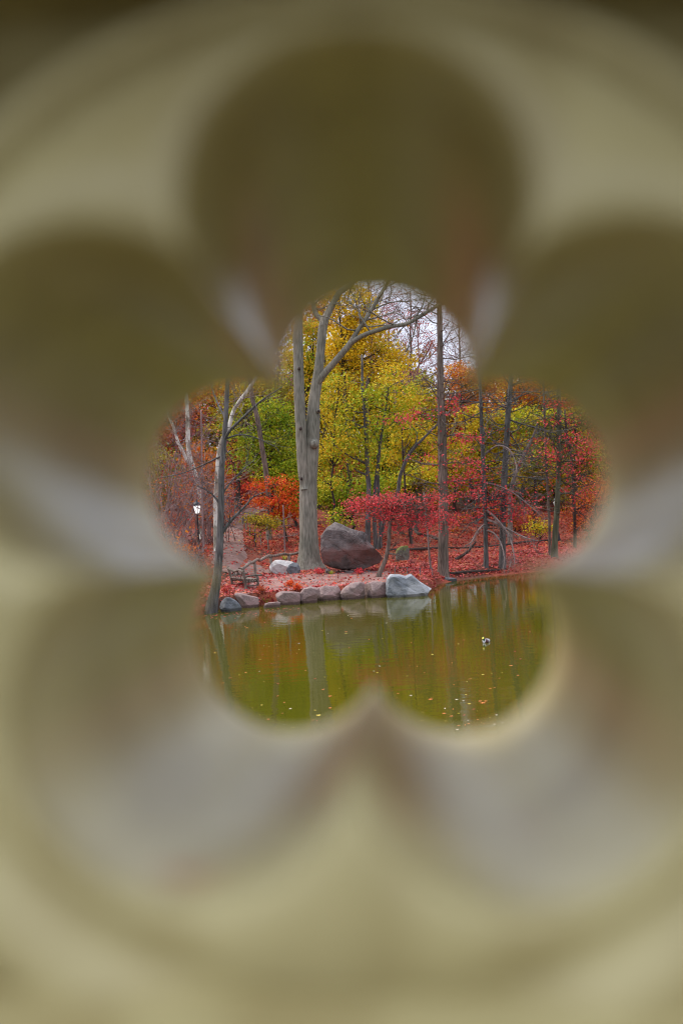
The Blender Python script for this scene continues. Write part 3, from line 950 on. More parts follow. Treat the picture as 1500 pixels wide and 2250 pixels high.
# --- the wood, tree by tree
WOOD = [
    # name, label, base px, depth, blobs, leaf, bark, leaves, size, trunk radius
    ('golden_tree', 'tall golden yellow tree rising behind the forked limb of the great tree', 770, 80, [(765, 690, 55, 60), (805, 760, 62, 65), (760, 780, 55, 60), (850, 800, 50, 50), (745, 640, 45, 40), (790, 670, 35, 45)], L_GOLD, B_DARK, 13000, .21, .26),
    ('golden_tree', 'yellow tree showing between the two grey stems of the great tree', 672, 84, [(690, 760, 35, 80), (680, 850, 40, 60), (655, 800, 40, 60)], L_YELLOW, B_DARK, 5500, .22, .22),
    ('golden_tree', 'orange gold tree top at the upper edge left of the main limb', 700, 90, [(715, 665, 35, 50), (680, 700, 40, 45)], L_ORANGE, B_DARK, 3000, .22, .22),
    ('lime_tree', 'yellow tree in mid slope between great tree and multi stemmed tree', 735, 70, [(735, 960, 40, 60), (715, 1030, 35, 45), (745, 1010, 40, 40), (720, 880, 35, 50)], L_YELLOW, B_DARK, 6000, .17, .14),
    ('green_bush_tree', 'bright green low tree directly above and behind the big boulder', 760, 68, [(750, 1085, 55, 40), (800, 1080, 50, 38), (725, 1110, 35, 30)], L_GREEN, B_DARK, 9000, .17, .12),
    ('green_bush_tree', 'low green tree above the red spreading tree', 900, 72, [(885, 1070, 55, 38), (930, 1060, 45, 40), (850, 1065, 45, 35)], L_LIME, B_DARK, 8500, .18, .12),
    ('yellow_tree', 'yellow tree left of the straight brown trunk, mid height', 915, 76, [(905, 930, 55, 55), (930, 1000, 45, 50), (890, 1000, 50, 45), (930, 870, 45, 40)], L_YELLOW, B_DARK, 7500, .19, .17),
    ('green_maple', 'large green tree behind the path between slim tree and great tree', 600, 77, [(560, 1000, 65, 50), (610, 960, 55, 50), (625, 1020, 45, 40), (545, 940, 55, 45), (590, 900, 55, 40)], L_GREEN, B_DARK, 10000, .19, .22),
    ('olive_tree', 'olive yellow tree left of the green one behind the slim tree', 520, 84, [(520, 900, 45, 40), (500, 960, 40, 45), (560, 860, 60, 35), (620, 870, 40, 45)], L_OLIVE, B_DARK, 6500, .21, .2),
    ('orange_tree', 'orange tree high behind the slim bare tree', 480, 92, [(485, 850, 45, 40), (440, 860, 40, 45), (520, 840, 40, 35), (570, 830, 45, 30)], L_ORANGE, B_DARK, 4800, .21, .2),
    ('rusty_tree', 'rusty red twiggy tree at the upper left of the opening', 385, 88, [(390, 920, 50, 50), (430, 930, 40, 50), (350, 960, 50, 50)], L_RUST, B_MAUVE, 1500, .19, .18),
    ('flame_maple', 'small flame orange and scarlet maple left against the great trunk', 632, 68, [(600, 1062, 45, 11), (630, 1080, 30, 9), (600, 1100, 55, 9), (635, 1122, 32, 11), (575, 1070, 26, 8), (615, 1133, 24, 6)], L_FLAME, B_DARK, 5200, .15, .07),
    ('orange_tree', 'orange tree just right of the straight brown trunk near the sky', 1045, 86, [(1040, 850, 45, 40), (1010, 825, 35, 40), (1080, 835, 40, 40)], L_ORANGE, B_DARK, 5200, .2, .2),
    ('orange_tree', 'orange tree behind the forked trunk, top of the right lobe', 1150, 88, [(1140, 835, 50, 40), (1180, 850, 45, 40), (1110, 880, 45, 28), (1230, 850, 40, 40)], L_ORANGE, B_DARK, 6000, .2, .2),
    ('yellow_tree', 'yellow olive tree behind the drooping tree on the right', 1070, 82, [(1050, 930, 50, 40), (1095, 940, 50, 45), (1040, 1000, 50, 45), (1090, 1020, 45, 40)], L_YELLOW, B_DARK, 10500, .2, .2),
    ('lime_tree', 'lime yellow tree between the forked trunk and the mossy trunk', 1170, 80, [(1160, 940, 45, 45), (1185, 1000, 40, 50), (1150, 1030, 45, 40), (1200, 930, 35, 35)], L_LIME, B_DARK, 10000, .19, .2),
    ('olive_tree', 'dark olive tree at the right edge behind the mossy trunk', 1265, 86, [(1260, 930, 45, 60), (1290, 1000, 50, 60), (1240, 1020, 40, 50)], L_OLIVE, B_DARK, 6500, .2, .2),
    ('pink_tree', 'fine pinkish twiggy tree against the white sky right of the golden tree', 890, 92, [(890, 740, 55, 50), (930, 800, 45, 50), (850, 690, 45, 40), (880, 830, 50, 30), (985, 830, 40, 40)], L_PINK, B_MAUVE, 3400, .13, .2),
    ('red_tree', 'thin red tree top beside the brown trunk under the sky', 920, 96, [(915, 700, 30, 20), (950, 760, 30, 30)], L_FLAME, B_MAUVE, 500, .17, .16),
    ('yellow_tree', 'thin yellow leaved tree right beside the great trunk', 728, 64, [(728, 900, 32, 40), (716, 980, 26, 35), (745, 1000, 30, 30), (720, 1060, 24, 25), (745, 840, 30, 30)], L_YELLOW, B_DARK, 2600, .15, .09),
    ('golden_tree', 'thin golden leaved tree left of the brown trunk', 905, 67, [(890, 880, 40, 30), (925, 950, 34, 30), (860, 820, 36, 26), (935, 1030, 30, 26)], L_GOLD, B_DARK, 2000, .15, .09),
    ('yellow_bush', 'small yellow bush at the foot of the slim pole trunks', 1182, 66, [(1185, 1160, 18, 13)], L_YELLOW, B_DARK, 500, .13, .04),
    ('green_bush', 'green shrub leaning over the path fence', 560, 66, [(556, 1142, 16, 16), (590, 1150, 26, 12), (548, 1170, 14, 10)], L_OLIVE, B_DARK, 1500, .13, .04),
    ('yellow_bush', 'small lime yellow bush peeping over the left top of the boulder', 758, 60, [(757, 1152, 12, 10), (735, 1135, 18, 16)], L_LIME, B_DARK, 500, .14, .04),
    ('green_bush_tree', 'dark green low tree behind the flame maple', 655, 76, [(640, 1060, 50, 30), (600, 1040, 50, 30), (655, 1100, 40, 30)], L_GREEN, B_DARK, 4500, .18, .1),
    ('red_bush', 'red bush row crossing the upper end of the path', 545, 90, [(520, 1095, 45, 16), (560, 1085, 40, 20), (480, 1085, 45, 25)], L_LITTER, B_DARK, 4500, .19, .08),
    ('rusty_tree', 'rust red tree on the right slope behind the drooping tree', 1120, 78, [(1090, 1130, 50, 30), (1150, 1140, 50, 25), (1040, 1140, 50, 25)], L_RUST, B_DARK, 2600, .18, .1),
    ('rusty_tree', 'rust red bushy tree at the right edge low down', 1290, 72, [(1280, 1130, 45, 40), (1320, 1080, 50, 50), (1310, 1160, 50, 30)], L_RUST, B_DARK, 3200, .18, .12),
]
for k, (nm, lb, bx, Yt, bl, lf, bk, nl, sz, r0) in enumerate(WOOD):
    crown_tree(nm, lb, on_ground(bx, Yt), bl, lf, bk, 100 + k, r0, nl, sz, flat=.4)

# pinkish bare tree tops: fine twigs against the sky
for k, (px, Yt, top, lab) in enumerate([(900, 94, 640, 'bare twiggy tree against the sky right of the golden tree'), (1010, 98, 690, 'bare twiggy tree right of the straight brown trunk against the sky'),
                                        (610, 96, 740, 'bare twiggy tree left of the great tree against the sky'), (810, 99, 560, 'tall bare twiggy tree behind the forked limb')]):
    bp = on_ground(px, Yt)
    rg = np.random.default_rng(300 + k)
    root = thing('bare_tree', lab, 'tree', bp, 'bare trees against the sky')
    topz = P(px, top, Yt)
    t = np.linspace(0, 1, 12)[:, None]
    c = bp * (1 - t) + topz * t + rg.normal(0, .25, (12, 3)) * np.sin(t * 3.1)
    g = Geo()
    g.add(*tube(c, .28 * (1 - .85 * t[:, 0]), 8))
    obj('trunk', g, B_BROWN, root)
    tw, tips = Geo(), []
    for q in range(52):
        i = rg.uniform(.45, 1.0) * 11
        j = min(int(i), 10)
        p0 = c[j] + (c[j + 1] - c[j]) * (i - j)
        d = rg.standard_normal(3) * np.array([1, 1, .5]) + np.array([0, 0, .5])
        d /= np.linalg.norm(d)
        grow(tw, tips, p0, d, rg.uniform(2.2, 4.2), .036, 3, rg, 4, kids=(3, 5), shrink=.58)
    obj('branches', tw, B_MAUVE, root)
    C, S = spray(tips[::2], rg, 1, (.12, .12, .12), .13)
    obj('leaves', leaves_geo(C, S, rg), L_PINK, root, smooth=False)

# pale sycamores at the left
for nm, lab, pixs, Yt, sd in (('pale_sycamore', 'pale barked forked sycamore in the thicket at the far left', [[(440, 1090, 5), (436, 1065, 5), (423, 1023, 5.5), (415, 993, 5.2), (413, 950, 4.8), (412, 908, 4.4), (408, 850, 4), (400, 780, 3)],
                                                                            [(424, 1027, 4), (412, 1012, 3.8), (398, 985, 3.6), (391, 969, 3.2), (382, 940, 3), (369, 908, 2.6), (355, 860, 2)]], 66, 41),
                         ('pale_sycamore', 'mottled pale sycamore behind the slim bare tree, leaning right', [[(474, 1100, 5), (478, 1030, 5), (484, 980, 4.8), (494, 955, 4.6), (503, 938, 4.5), (513, 903, 4.4), (523, 887, 4.2), (535, 870, 4), (551, 848, 3.8), (580, 800, 3)]], 60, 42),
                         ('dark_leaning_tree', 'dark brown trunk leaning left inside the green tree crown', [[(590, 1080, 6), (582, 1020, 5.8), (575, 977, 5.6), (571, 950, 5.5), (567, 927, 5.4), (560, 897, 5.2), (553, 868, 5), (545, 800, 4)]], 70, 43),
                         ('dark_leaning_tree', 'dark diagonal trunk behind the forked tree at right', [[(1120, 1090, 5), (1130, 1045, 4.6), (1142, 1017, 4.4), (1155, 990, 4), (1170, 960, 3), (1180, 930, 2)]], 71, 44)):
    rg = np.random.default_rng(sd)
    bp = on_ground(pixs[0][0][0], Yt)
    root = thing(nm, lab, 'tree', bp)
    g, tw, tips = Geo(), Geo(), []
    for k, pix in enumerate(pixs):
        s = stem_pts(pix, Yt, 0, 26)
        if k == 0:
            s = np.vstack([[*(bp - np.array([0, 0, .3])), s[0, 3] * 1.2], s])
        g.add(*tube(s[:, :3], s[:, 3], 10, .03, rg))
        for q in range(14):
            i = int(rg.uniform(.45, .98) * (len(s) - 1))
            d = rg.standard_normal(3) + np.array([0, 0, .5])
            d /= np.linalg.norm(d)
            grow(tw, tips, s[i, :3], d, rg.uniform(1, 2), .025, 2, rg, 4)
    mt = B_PALE if 'pale' in nm else B_BROWN
    obj('trunk', g, mt, root)
    obj('branches', tw, B_TWIG if 'pale' in nm else B_DARK, root)

# bare thicket with red leaves at the left, each bush a thing
TH = [(352, 58, 900, 5.5, 'leggy bare thicket bush at the far left edge of the opening'), (378, 59, 960, 4.5, 'bare twiggy bush left of the near lamp'), (402, 62, 930, 5.0, 'bare twiggy bush behind the near lamp, tallest'),
      (422, 53, 1172, 3.4, 'low red leaved bush at the foot of the near lamp'), (456, 64, 1010, 4.5, 'bare red leaved bush between near lamp and slim tree'), (340, 54, 1080, 4.0, 'low red leaved bush at the far left'),
      (470, 66, 1060, 4.0, 'red leaved bush left of the path top'), (388, 52, 1160, 2.8, 'small red leaved bush below and left of the near lamp'), (495, 74, 1075, 3.6, 'dark twiggy bush right at the upper path')]
for k, (px, Yt, top, Lb, lab) in enumerate(TH):
    rg = np.random.default_rng(400 + k)
    bp = on_ground(px, Yt)
    root = thing('thicket_bush', lab, 'bush', bp, 'bare bushes of the left thicket')
    hgt = P(px, top, Yt)[2] - bp[2]
    tw, tips = Geo(), []
    for q in range(17):
        d = np.array([rg.normal(0, .33), rg.normal(0, .33), 1.0])
        d /= np.linalg.norm(d)
        grow(tw, tips, bp + rg.normal(0, .45, 3) * np.array([1, 1, 0]) - np.array([0, 0, .1]), d, hgt * rg.uniform(.5, .85), .032, 3, rg, 4, kids=(3, 5), bend=.13, up=.02, shrink=.5, spread=.6)
    obj('branches', tw, B_MAUVE if k % 3 else B_TWIG, root)
    T = np.array(tips)
    zr = (T[:, 2] - bp[2]) / hgt
    T = T[rg.uniform(0, 1, len(T)) < np.clip(.75 - zr, .04, .5)]
    C, S = spray(T, rg, 2, (.14, .14, .1), .13)
    obj('leaves', leaves_geo(C, S, rg), [L_RUST, L_ORANGE, L_LITTER][k % 3], root, smooth=False)

# far rows closing the view
far_kinds = [(L_OLIVE, 'olive'), (L_YELLOW, 'yellow'), (L_ORANGE, 'orange'), (L_RUST, 'rust brown'), (L_GREEN, 'green'), (L_PINK, 'pinkish')]
rg = np.random.default_rng(77)
protos = []
def far_tree(lf, seed, hgt, rx):
    r = np.random.default_rng(seed)
    ncl = 230
    d = r.standard_normal((ncl, 3))
    d /= np.linalg.norm(d, axis=1)[:, None]
    cen = np.array([0, 0, hgt * .56]) + d * np.array([rx, rx, hgt * .42]) * (r.uniform(.1, 1.1, (ncl, 1)) ** .6)
    g = Geo()
    t = np.linspace(0, 1, 8)[:, None]
    c = np.array([0, 0, -.4]) * (1 - t) + np.array([0, 0, hgt * .9]) * t + r.normal(0, .12, (8, 3)) * np.sin(t * 3.1)
    g.add(*tube(c, .26 * (1 - .85 * t[:, 0]), 7))
    lg = Geo()
    for q in cen[::3]:
        a = c[max(1, int(np.clip((q[2] - 1.5) / (hgt * .9), .15, .99) * 7))]
        lg.add(*tube([a, (a + q) / 2 + r.normal(0, .2, 3), q], [.06, .04, .012], 4))
    C, S = spray(cen, r, 24, (.6, .6, .26), .30)
    return quads_mesh('trunk', *g.arrays()), quads_mesh('branches', *lg.arrays()), quads_mesh('crown', *leaves_geo(C, S, r, .7, .7), smooth=False)
for k, (lf, cn) in enumerate(far_kinds):
    tm, bm_, cm = far_tree(lf, 500 + k, 13.0, 4.2)
    tm.materials.append(B_DARK)
    bm_.materials.append(B_DARK)
    cm.materials.append(lf)
    protos.append((tm, bm_, cm, cn))
def place_far(px, Y, top, kind, lab):
    tm, bm_, cm, cn = protos[kind]
    p = on_ground(px, Y)
    root = thing('far_tree', lab, 'tree', p, 'far trees on the hill')
    hgt = max(5.0, P(px, top, Y)[2] - p[2])
    sc = hgt / 13.0
    for nm, me in (('trunk', tm), ('branches', bm_), ('crown', cm)):
        o = bpy.data.objects.new(nm, me)
        link(o, root)
    root.scale = (min(sc, 1.5), min(sc, 1.5), sc)
    root.rotation_euler = (0, 0, rg.uniform(0, 6.28))
FAR = [(-260, 92, 700, 3), (-120, 84, 760, 0), (20, 90, 740, 2), (120, 80, 800, 3), (220, 94, 740, 0), (300, 86, 790, 3), (370, 102, 760, 5), (440, 106, 770, 0), (520, 104, 770, 1), (580, 108, 790, 0), (640, 104, 790, 4), (700, 108, 700, 1),
       (760, 112, 650, 1), (830, 106, 700, 1), (890, 112, 770, 0), (950, 104, 830, 0), (1010, 108, 835, 1), (1070, 102, 790, 2), (1130, 110, 760, 1), (1200, 104, 760, 1), (1270, 108, 760, 4), (1340, 96, 760, 3), (1420, 100, 740, 2), (1500, 92, 760, 0), (1620, 96, 700, 1), (1760, 92, 680, 3),
       (860, 88, 900, 4), (1000, 92, 930, 1), (1220, 92, 940, 4), (640, 92, 950, 4), (450, 78, 960, 2), (330, 76, 960, 0)]
far_seen = set()
for k, (px, Y, top, kd) in enumerate(FAR):
    where = ('hidden behind the railing at left' if px < 320 else 'hidden behind the railing at right' if px > 1330 else
             'behind the left thicket' if px < 480 else 'behind the great twin stemmed tree' if px < 720 else 'behind the golden tree' if px < 900 else 'behind the straight brown trunk' if px < 1090 else 'behind the right bank trunks')
    lab = f'distant {protos[kd][3]} tree on the hill {where}'
    if px < -200:
        lab = lab.replace('hidden', 'outermost, hidden')
    if lab in far_seen:
        lab = f'distant {protos[kd][3]} tree on the hill, {"nearer and lower" if Y < 100 else "second one"} {where}'
    far_seen.add(lab)
    place_far(px, Y, top, kd, lab)

# shrubs along the crest of the slope
for k in range(22):
    px = 330 + k * 47 + rg.uniform(-12, 12)
    Ys = 88 + (k * 7) % 23
    kd = [0, 4, 1, 4, 3, 0][k % 6]
    where = ('behind the left thicket' if px < 480 else 'by the upper path' if px < 600 else 'behind the great tree' if px < 720 else 'above the boulder' if px < 860 else 'above the mossy stone' if px < 960 else 'behind the brown trunk' if px < 1060 else 'behind the drooping tree' if px < 1180 else 'at the right edge')
    p = on_ground(px, Ys)
    root = thing('crest_shrub', f'dense {protos[kd][3]} shrub on the hill crest {where}, {["nearer", "farther"][Ys > 99]} one', 'shrub', p, 'shrubs on the hill crest')
    o = bpy.data.objects.new('crown', protos[kd][2])
    o['kind'] = 'stuff'
    link(o, root)
    o.location = (0, 0, -1.6)
    root.scale = (.62, .62, .42 + .1 * (k % 3))
    root.rotation_euler = (0, 0, k * 1.3)

# ------------------------------------------------------------------ stones
def rock(name, label, sil, Y, depth, mat, seed, cuts=7, group=None, rough=.03, n=40, m=22, sink=.12, cat='rock', keep=.80, undercut=0.0):
    """a stone whose face outline is sil (photo places at depth Y) and that is as thick as depth (m)"""
    rg = np.random.default_rng(seed)
    pts = np.array([P(x, y, Y) for x, y in sil])
    c = pts.mean(0)
    ang = np.arctan2(pts[:, 2] - c[2], pts[:, 0] - c[0])
    rad = np.hypot(pts[:, 2] - c[2], pts[:, 0] - c[0])
    k = np.argsort(ang)
    ang, rad = ang[k], rad[k]
    pc = pts[k]
    th = np.linspace(-np.pi, np.pi, n, endpoint=False)
    # exact distance to the outline polygon in each direction
    R = np.zeros(n)
    for i, a in enumerate(th):
        d = np.array([math.cos(a), math.sin(a)])
        best = 0
        for j in range(len(pc)):
            p0, p1 = pc[j][[0, 2]] - c[[0, 2]], pc[(j + 1) % len(pc)][[0, 2]] - c[[0, 2]]
            e = p1 - p0
            den = d[0] * e[1] - d[1] * e[0]
            if abs(den) < 1e-9:
                continue
            tt = (p0[0] * e[1] - p0[1] * e[0]) / den
            uu = (p0[0] * d[1] - p0[1] * d[0]) / den
            if -1e-6 <= uu <= 1 + 1e-6 and tt > best:
                best = tt
        R[i] = best
    ph = np.linspace(0.002, np.pi - .002, m)
    sp = np.sin(ph)
    cp = np.sign(np.cos(ph)) * (1 - sp ** 3.0) ** (1 / 3.0)
    v = np.zeros((m, n, 3))
    v[..., 0] = sp[:, None] * (R * np.cos(th))[None]
    v[..., 2] = sp[:, None] * (R * np.sin(th))[None]
    v[..., 1] = -cp[:, None] * depth / 2
    hw = np.abs(pts - c).max(0)
    hw[1] = depth / 2
    v = v.reshape(-1, 3)
    for q in range(cuts):                                  # broken faces
        nn = np.array([rg.normal(0, .5), -abs(rg.normal(.9, .3)) if q % 3 else abs(rg.normal(.9, .3)), rg.normal(.1, .5)])
        nn /= np.linalg.norm(nn)
        lim = (v @ nn).max() * rg.uniform(keep - .08, keep + .08)
        dd = v @ nn - lim
        v = v - np.clip(dd, 0, None)[:, None] * nn * .92
    s = hw.max()
    nz = np.sin(v[:, 0] * 5 / s + 1.3 * np.sin(v[:, 2] * 4 / s + seed)) * np.cos(v[:, 1] * 4 / s + v[:, 2] * 6 / s) + .6 * np.sin(v[:, 2] * 11 / s + v[:, 0] * 9 / s) * np.cos(v[:, 1] * 10 / s + seed)
    rd = np.abs(np.sin(v[:, 0] * 3.1 / s + v[:, 2] * 4.3 / s + seed * 1.7 + .8 * np.sin(v[:, 1] * 5 / s)))
    nz = nz - 1.3 * (1 - rd) ** 6
    ln = np.linalg.norm(v, axis=1)[:, None] + 1e-6
    v = v + v / ln * (nz * rough * s * .6 + rg.normal(0, rough * s * .14, len(v)) * np.repeat(np.clip(sp * 1.3 - .1, 0, 1), n))[:, None]
    if undercut:
        zz = v[:, 2] - v[:, 2].min()
        tt_ = np.clip(zz / (.42 * zz.max()), 0, 1)
        v[:, 1] = np.where(v[:, 1] < 0, v[:, 1] * (1 - undercut * (1 - tt_)), v[:, 1])
    v = v + c + np.array([0, depth * .5, 0])
    bz = v[:, 2].min()
    v[:, 2] = np.where(v[:, 2] < bz + .12, v[:, 2] - sink, v[:, 2])
    i = np.arange(m - 1)[:, None] * n
    j = np.arange(n)[None, :]
    kk = (j + 1) % n
    f = np.stack([i + j, i + kk, i + n + kk, i + n + j], -1).reshape(-1, 4)
    o = based(name, (v, f), mat, (c[0], c[1] + depth * .5, max(bz, 0)), smooth=False)
    return tag(o, label, cat, group)

def cr(pts, ox, oy, k):
    return [(ox + x * k, oy + y * k) for x, y in pts]
C6 = (640, 1050, 340 / 1500)
C5 = (420, 1080, 340 / 1500)
Ybo = hit(765, 1263)[1]
rock('balanced_boulder', 'huge dark brown boulder standing beside the great tree', cr([(255, 740), (280, 690), (300, 620), (345, 560), (395, 510), (445, 480), (500, 500), (560, 530), (640, 550), (700, 568), (725, 600), (740, 650), (790, 690), (830, 735), (868, 785), (882, 818), (850, 860), (790, 890), (720, 912), (620, 905), (500, 912), (400, 895), (345, 880), (300, 830)], C6[0] - 14, C6[1] - 20, C6[2] * 1.085),
     Ybo, 2.8, R_BOULDER, 1, cuts=16, keep=.76, undercut=.7, rough=.05, n=84, m=44, sink=.0)
for k, pt in enumerate(([(325, 900), (335, 885), (365, 882), (385, 910), (380, 935), (335, 932)], [(520, 905), (600, 900), (640, 935), (520, 940)], [(690, 905), (760, 895), (780, 935), (700, 945)])):
    rock('wedge_stone', ['small round stone wedged under the left end of the big boulder', 'dark stone wedged under the middle of the big boulder', 'dark stone wedged under the right of the big boulder'][k], cr(pt, *C6), Ybo + .5 + .2 * k, .5, R_BOULDER, 50 + k, 3, 'stones under the boulder', sink=.1, n=18, m=10)
Yw = hit(620, 1262)[1]
rock('white_rock', 'whitish rock with a grey right side at the foot of the great tree', cr([(750, 740), (765, 708), (800, 672), (860, 668), (940, 675), (990, 690), (1030, 735), (1040, 790), (1010, 808), (900, 812), (820, 805), (765, 785)], *C5), Yw, 1.0, R_WHITE, 61, 8, n=48, m=26)
rock('grey_rock', 'blue grey rock between the white rock and the great trunk', cr([(905, 790), (930, 725), (985, 688), (1030, 700), (1060, 760), (1045, 805), (980, 815), (915, 812)], *C5), Yw - .12, .8, R_DARK, 62, 7, n=40, m=20)
Yg = hit(886, 1233)[1]
rock('mossy_stone', 'upright green mossy stone on the red leaf bank', cr([(1012, 800), (1010, 740), (1018, 700), (1060, 664), (1130, 658), (1147, 690), (1147, 760), (1142, 798), (1080, 808)], *C6), Yg, .6, R_MOSS, 63, 7, n=40, m=20)

SHORE = [
    ('dark grey rounded stone at the waterline by the slim tree', R_DARK, [(272, 1140), (285, 1080), (320, 1045), (360, 1035), (410, 1060), (455, 1105), (475, 1135), (430, 1160), (330, 1165)], C5, .8),
    ('pinkish angular stone beside the dark grey rounded stone', R_PINK, [(412, 1005), (450, 990), (540, 1015), (635, 1040), (640, 1100), (600, 1125), (500, 1130), (470, 1090)], C5, .9),
    ('low flat slab at the waterline under the grass tuft', R_PINK, [(690, 1100), (740, 1085), (845, 1072), (855, 1090), (845, 1110), (720, 1128), (690, 1122)], C5, .5),
    ('squared pink stone block right of the grass tuft', R_PINK, [(815, 985), (900, 978), (1035, 985), (1045, 1040), (1035, 1085), (920, 1100), (850, 1095), (830, 1040)], C5, .9),
    ('rounded pink stone with a dark gap on its left', R_PINK, [(1045, 1010), (1090, 950), (1150, 930), (1230, 950), (1240, 1000), (1200, 1060), (1120, 1080), (1060, 1060)], C5, .9),
    ('long low pink stone block left of the middle of the shore wall', R_PINK, [(232, 1115), (260, 1075), (330, 1055), (440, 1058), (470, 1100), (478, 1165), (400, 1185), (290, 1190), (245, 1175)], C6, .9),
    ('pale brown stone in the middle of the shore wall below the boulder', R_PINK, [(472, 1135), (510, 1080), (580, 1030), (650, 1012), (700, 1025), (708, 1090), (705, 1155), (600, 1175), (500, 1170)], C6, .9),
    ('squared reddish stone against the big grey shore boulder', R_PINK, [(712, 1040), (790, 1015), (880, 1012), (928, 1025), (932, 1090), (928, 1145), (800, 1160), (720, 1158)], C6, .9),
    ('big sloping grey boulder at the right end of the shore wall', R_GREY, [(940, 1145), (940, 1060), (950, 985), (975, 950), (1060, 955), (1115, 972), (1165, 945), (1230, 1008), (1300, 1050), (1365, 1088), (1310, 1118), (1240, 1140), (1080, 1155)], C6, 1.7),
    ('small flat purplish stone on the bank at the brown trunk', R_DARK, [(1455, 985), (1500, 968), (1580, 975), (1630, 995), (1560, 1005), (1480, 1003)], C6, .6),
]
for k, (lab, mt, pts, cc, dp) in enumerate(SHORE):
    sil = cr(pts, *cc)
    mx_, my_ = sum(q[0] for q in sil) / len(sil), sum(q[1] for q in sil) / len(sil)
    sil = [(mx_ + (x - mx_) * 1.10, my_ + (y - my_) * 1.06) for x, y in sil]
    low = max(sil, key=lambda q: q[1])
    X0 = P(*low, 46)[0]
    u, vv_ = uv(*low)
    Yr = H * F / vv_ if k < 9 else hit(*low)[1]
    rock('shore_stone', lab, sil, Yr, dp, mt, 70 + k, 8, 'stones edging the pond', rough=.028, n=52 if k == 8 else 36, m=26, sink=.3)
FLAT = [((566, 1268), 26, 5, 'flat grey flagstone beside the bench'), ((690, 1279), 36, 5, 'flat slab in the terrace in front of the white rock'), ((745, 1277), 24, 4, 'flat slab in the terrace in front of the boulder'), ((640, 1272), 30, 4, 'flat slab in the terrace right of the bench'), ((800, 1284), 30, 4, 'flat slab on top of the shore wall')]
for k, ((px, py), w, h, lab) in enumerate(FLAT):
    Yf = hit(px, py)[1]
    rock('flagstone', lab, [(px - w / 2, py), (px - w * .3, py - h * .6), (px + w * .2, py - h * .7), (px + w / 2, py - h * .1), (px + w * .3, py + h * .4), (px - w * .3, py + h * .4)], Yf, 1.1, R_PINK, 90 + k, 2, 'flat stones in the terrace', n=20, m=10, sink=.06)

# ------------------------------------------------------------------ grass tufts and low plants on the shore
for k, (px, py, hh, lab) in enumerate([(585, 1328, 18, 'yellow green grass tuft between the pink shore stones'), (690, 1321, 11, 'small grass tuft at the waterline of the shore wall'), (727, 1262, 8, 'small green tuft under the big boulder'), (625, 1230, 9, 'small green plant by the log railing')]):
    p = hit(px, py) if k > 1 else P(px, py, H * F / uv(px, py)[1] - .1)
    p[2] = max(p[2], .02)
    rg = np.random.default_rng(600 + k)
    g = Geo()
    for q in range(34):
        a = rg.uniform(0, 6.28)
        L = hh * p[1] / F * rg.uniform(.6, 1.3)
        d = np.array([math.cos(a), math.sin(a), 0])
        s = np.array([-d[1], d[0], 0]) * .012
        b0 = p + d * rg.uniform(0, .12)
        m0 = b0 + d * L * .3 + np.array([0, 0, L * .7])
        e0 = b0 + d * L * rg.uniform(.6, 1.0) + np.array([0, 0, L * rg.uniform(.6, 1.0)])
        g.add(np.array([b0 - s, b0 + s, m0 + s, m0 - s, e0 + s * .2, e0 - s * .2]), np.array([[0, 1, 2, 3], [3, 2, 4, 5]]))
    tag(based('grass_tuft', g, GRASS, p), lab, 'grass', 'grass tufts on the shore')
# low twiggy red plants along the terrace edge
for k, (px, py, lab) in enumerate([(497, 1305, 'low red leaved plant in front of the bench, left'), (575, 1305, 'dark twiggy plant above the grass tuft'), (652, 1298, 'orange red plant on the wall edge in the middle'), (637, 1290, 'small orange plant behind the squared pink block'), (790, 1262, 'red leaved plant below the right end of the boulder'), (905, 1240, 'pinkish twiggy plant in front of the mossy stone'), (930, 1248, 'mauve twiggy plant left of the straight brown trunk'), (700, 1262, 'low red plant at the foot of the great tree')]):
    p = hit(px, py)
    rg = np.random.default_rng(640 + k)
    root = thing('low_plant', lab, 'plant', p, 'low plants on the bank')
    tw, tips = Geo(), []
    for q in range(12):
        d = np.array([rg.normal(0, .6), rg.normal(0, .6), 1.0])
        d /= np.linalg.norm(d)
        grow(tw, tips, p, d, rg.uniform(.14, .3), .007, 1, rg, 3, bend=.2)
    obj('stems', tw, B_MAUVE, root)
    C, S = spray(tips, rg, 3, (.07, .07, .05), .08)
    obj('leaves', leaves_geo(C, S, rg), [L_LITTER, L_RUST, L_FLAME, L_FLAME, L_RED, L_PINK, L_PINK, L_RED][k], root, smooth=False)

# ------------------------------------------------------------------ logs on the ground
def log(name, lab, pix, bark, sides=10, seed=0, lift=0.0):
    rg = np.random.default_rng(seed)
    raw = []
    for px, py, r in pix:
        p = hit(px, py)
        rr = r * p[1] / F
        raw.append((p[0], p[1], p[2] + rr * .6 + lift, rr))
    s = curve(raw, 18)
    g = Geo()
    g.add(*tube(s[:, :3], s[:, 3], sides, .05, rg))
    tag(based(name, g, bark, (s[:, 0].mean(), s[:, 1].mean(), s[:, 2].min() - .1)), lab, 'log', 'fallen logs on the bank')
log('fallen_log', 'long thin fallen log lying behind the mossy stone', [(858, 1210, 2.4), (900, 1209, 3), (940, 1207, 3), (975, 1205, 2.6), (1010, 1206, 2.2)], B_DARK, seed=1)
log('fallen_log', 'dark crooked log on the slope above the mossy stone', [(905, 1162, 3), (920, 1176, 3.8), (945, 1181, 4), (968, 1190, 3.6)], B_DARK, seed=2)
log('fallen_log', 'dark log along the waterline right of the brown trunk', [(988, 1262, 2.8), (1030, 1259, 3.4), (1078, 1256, 3), (1110, 1252, 2.4)], B_DARK, seed=3)
log('fallen_log', 'fallen log far right on the slope behind the drooping tree', [(1010, 1205, 2.2), (1080, 1202, 2.6), (1150, 1193, 2.6), (1210, 1188, 2.2)], B_DARK, seed=4)
rg = np.random.default_rng(9)
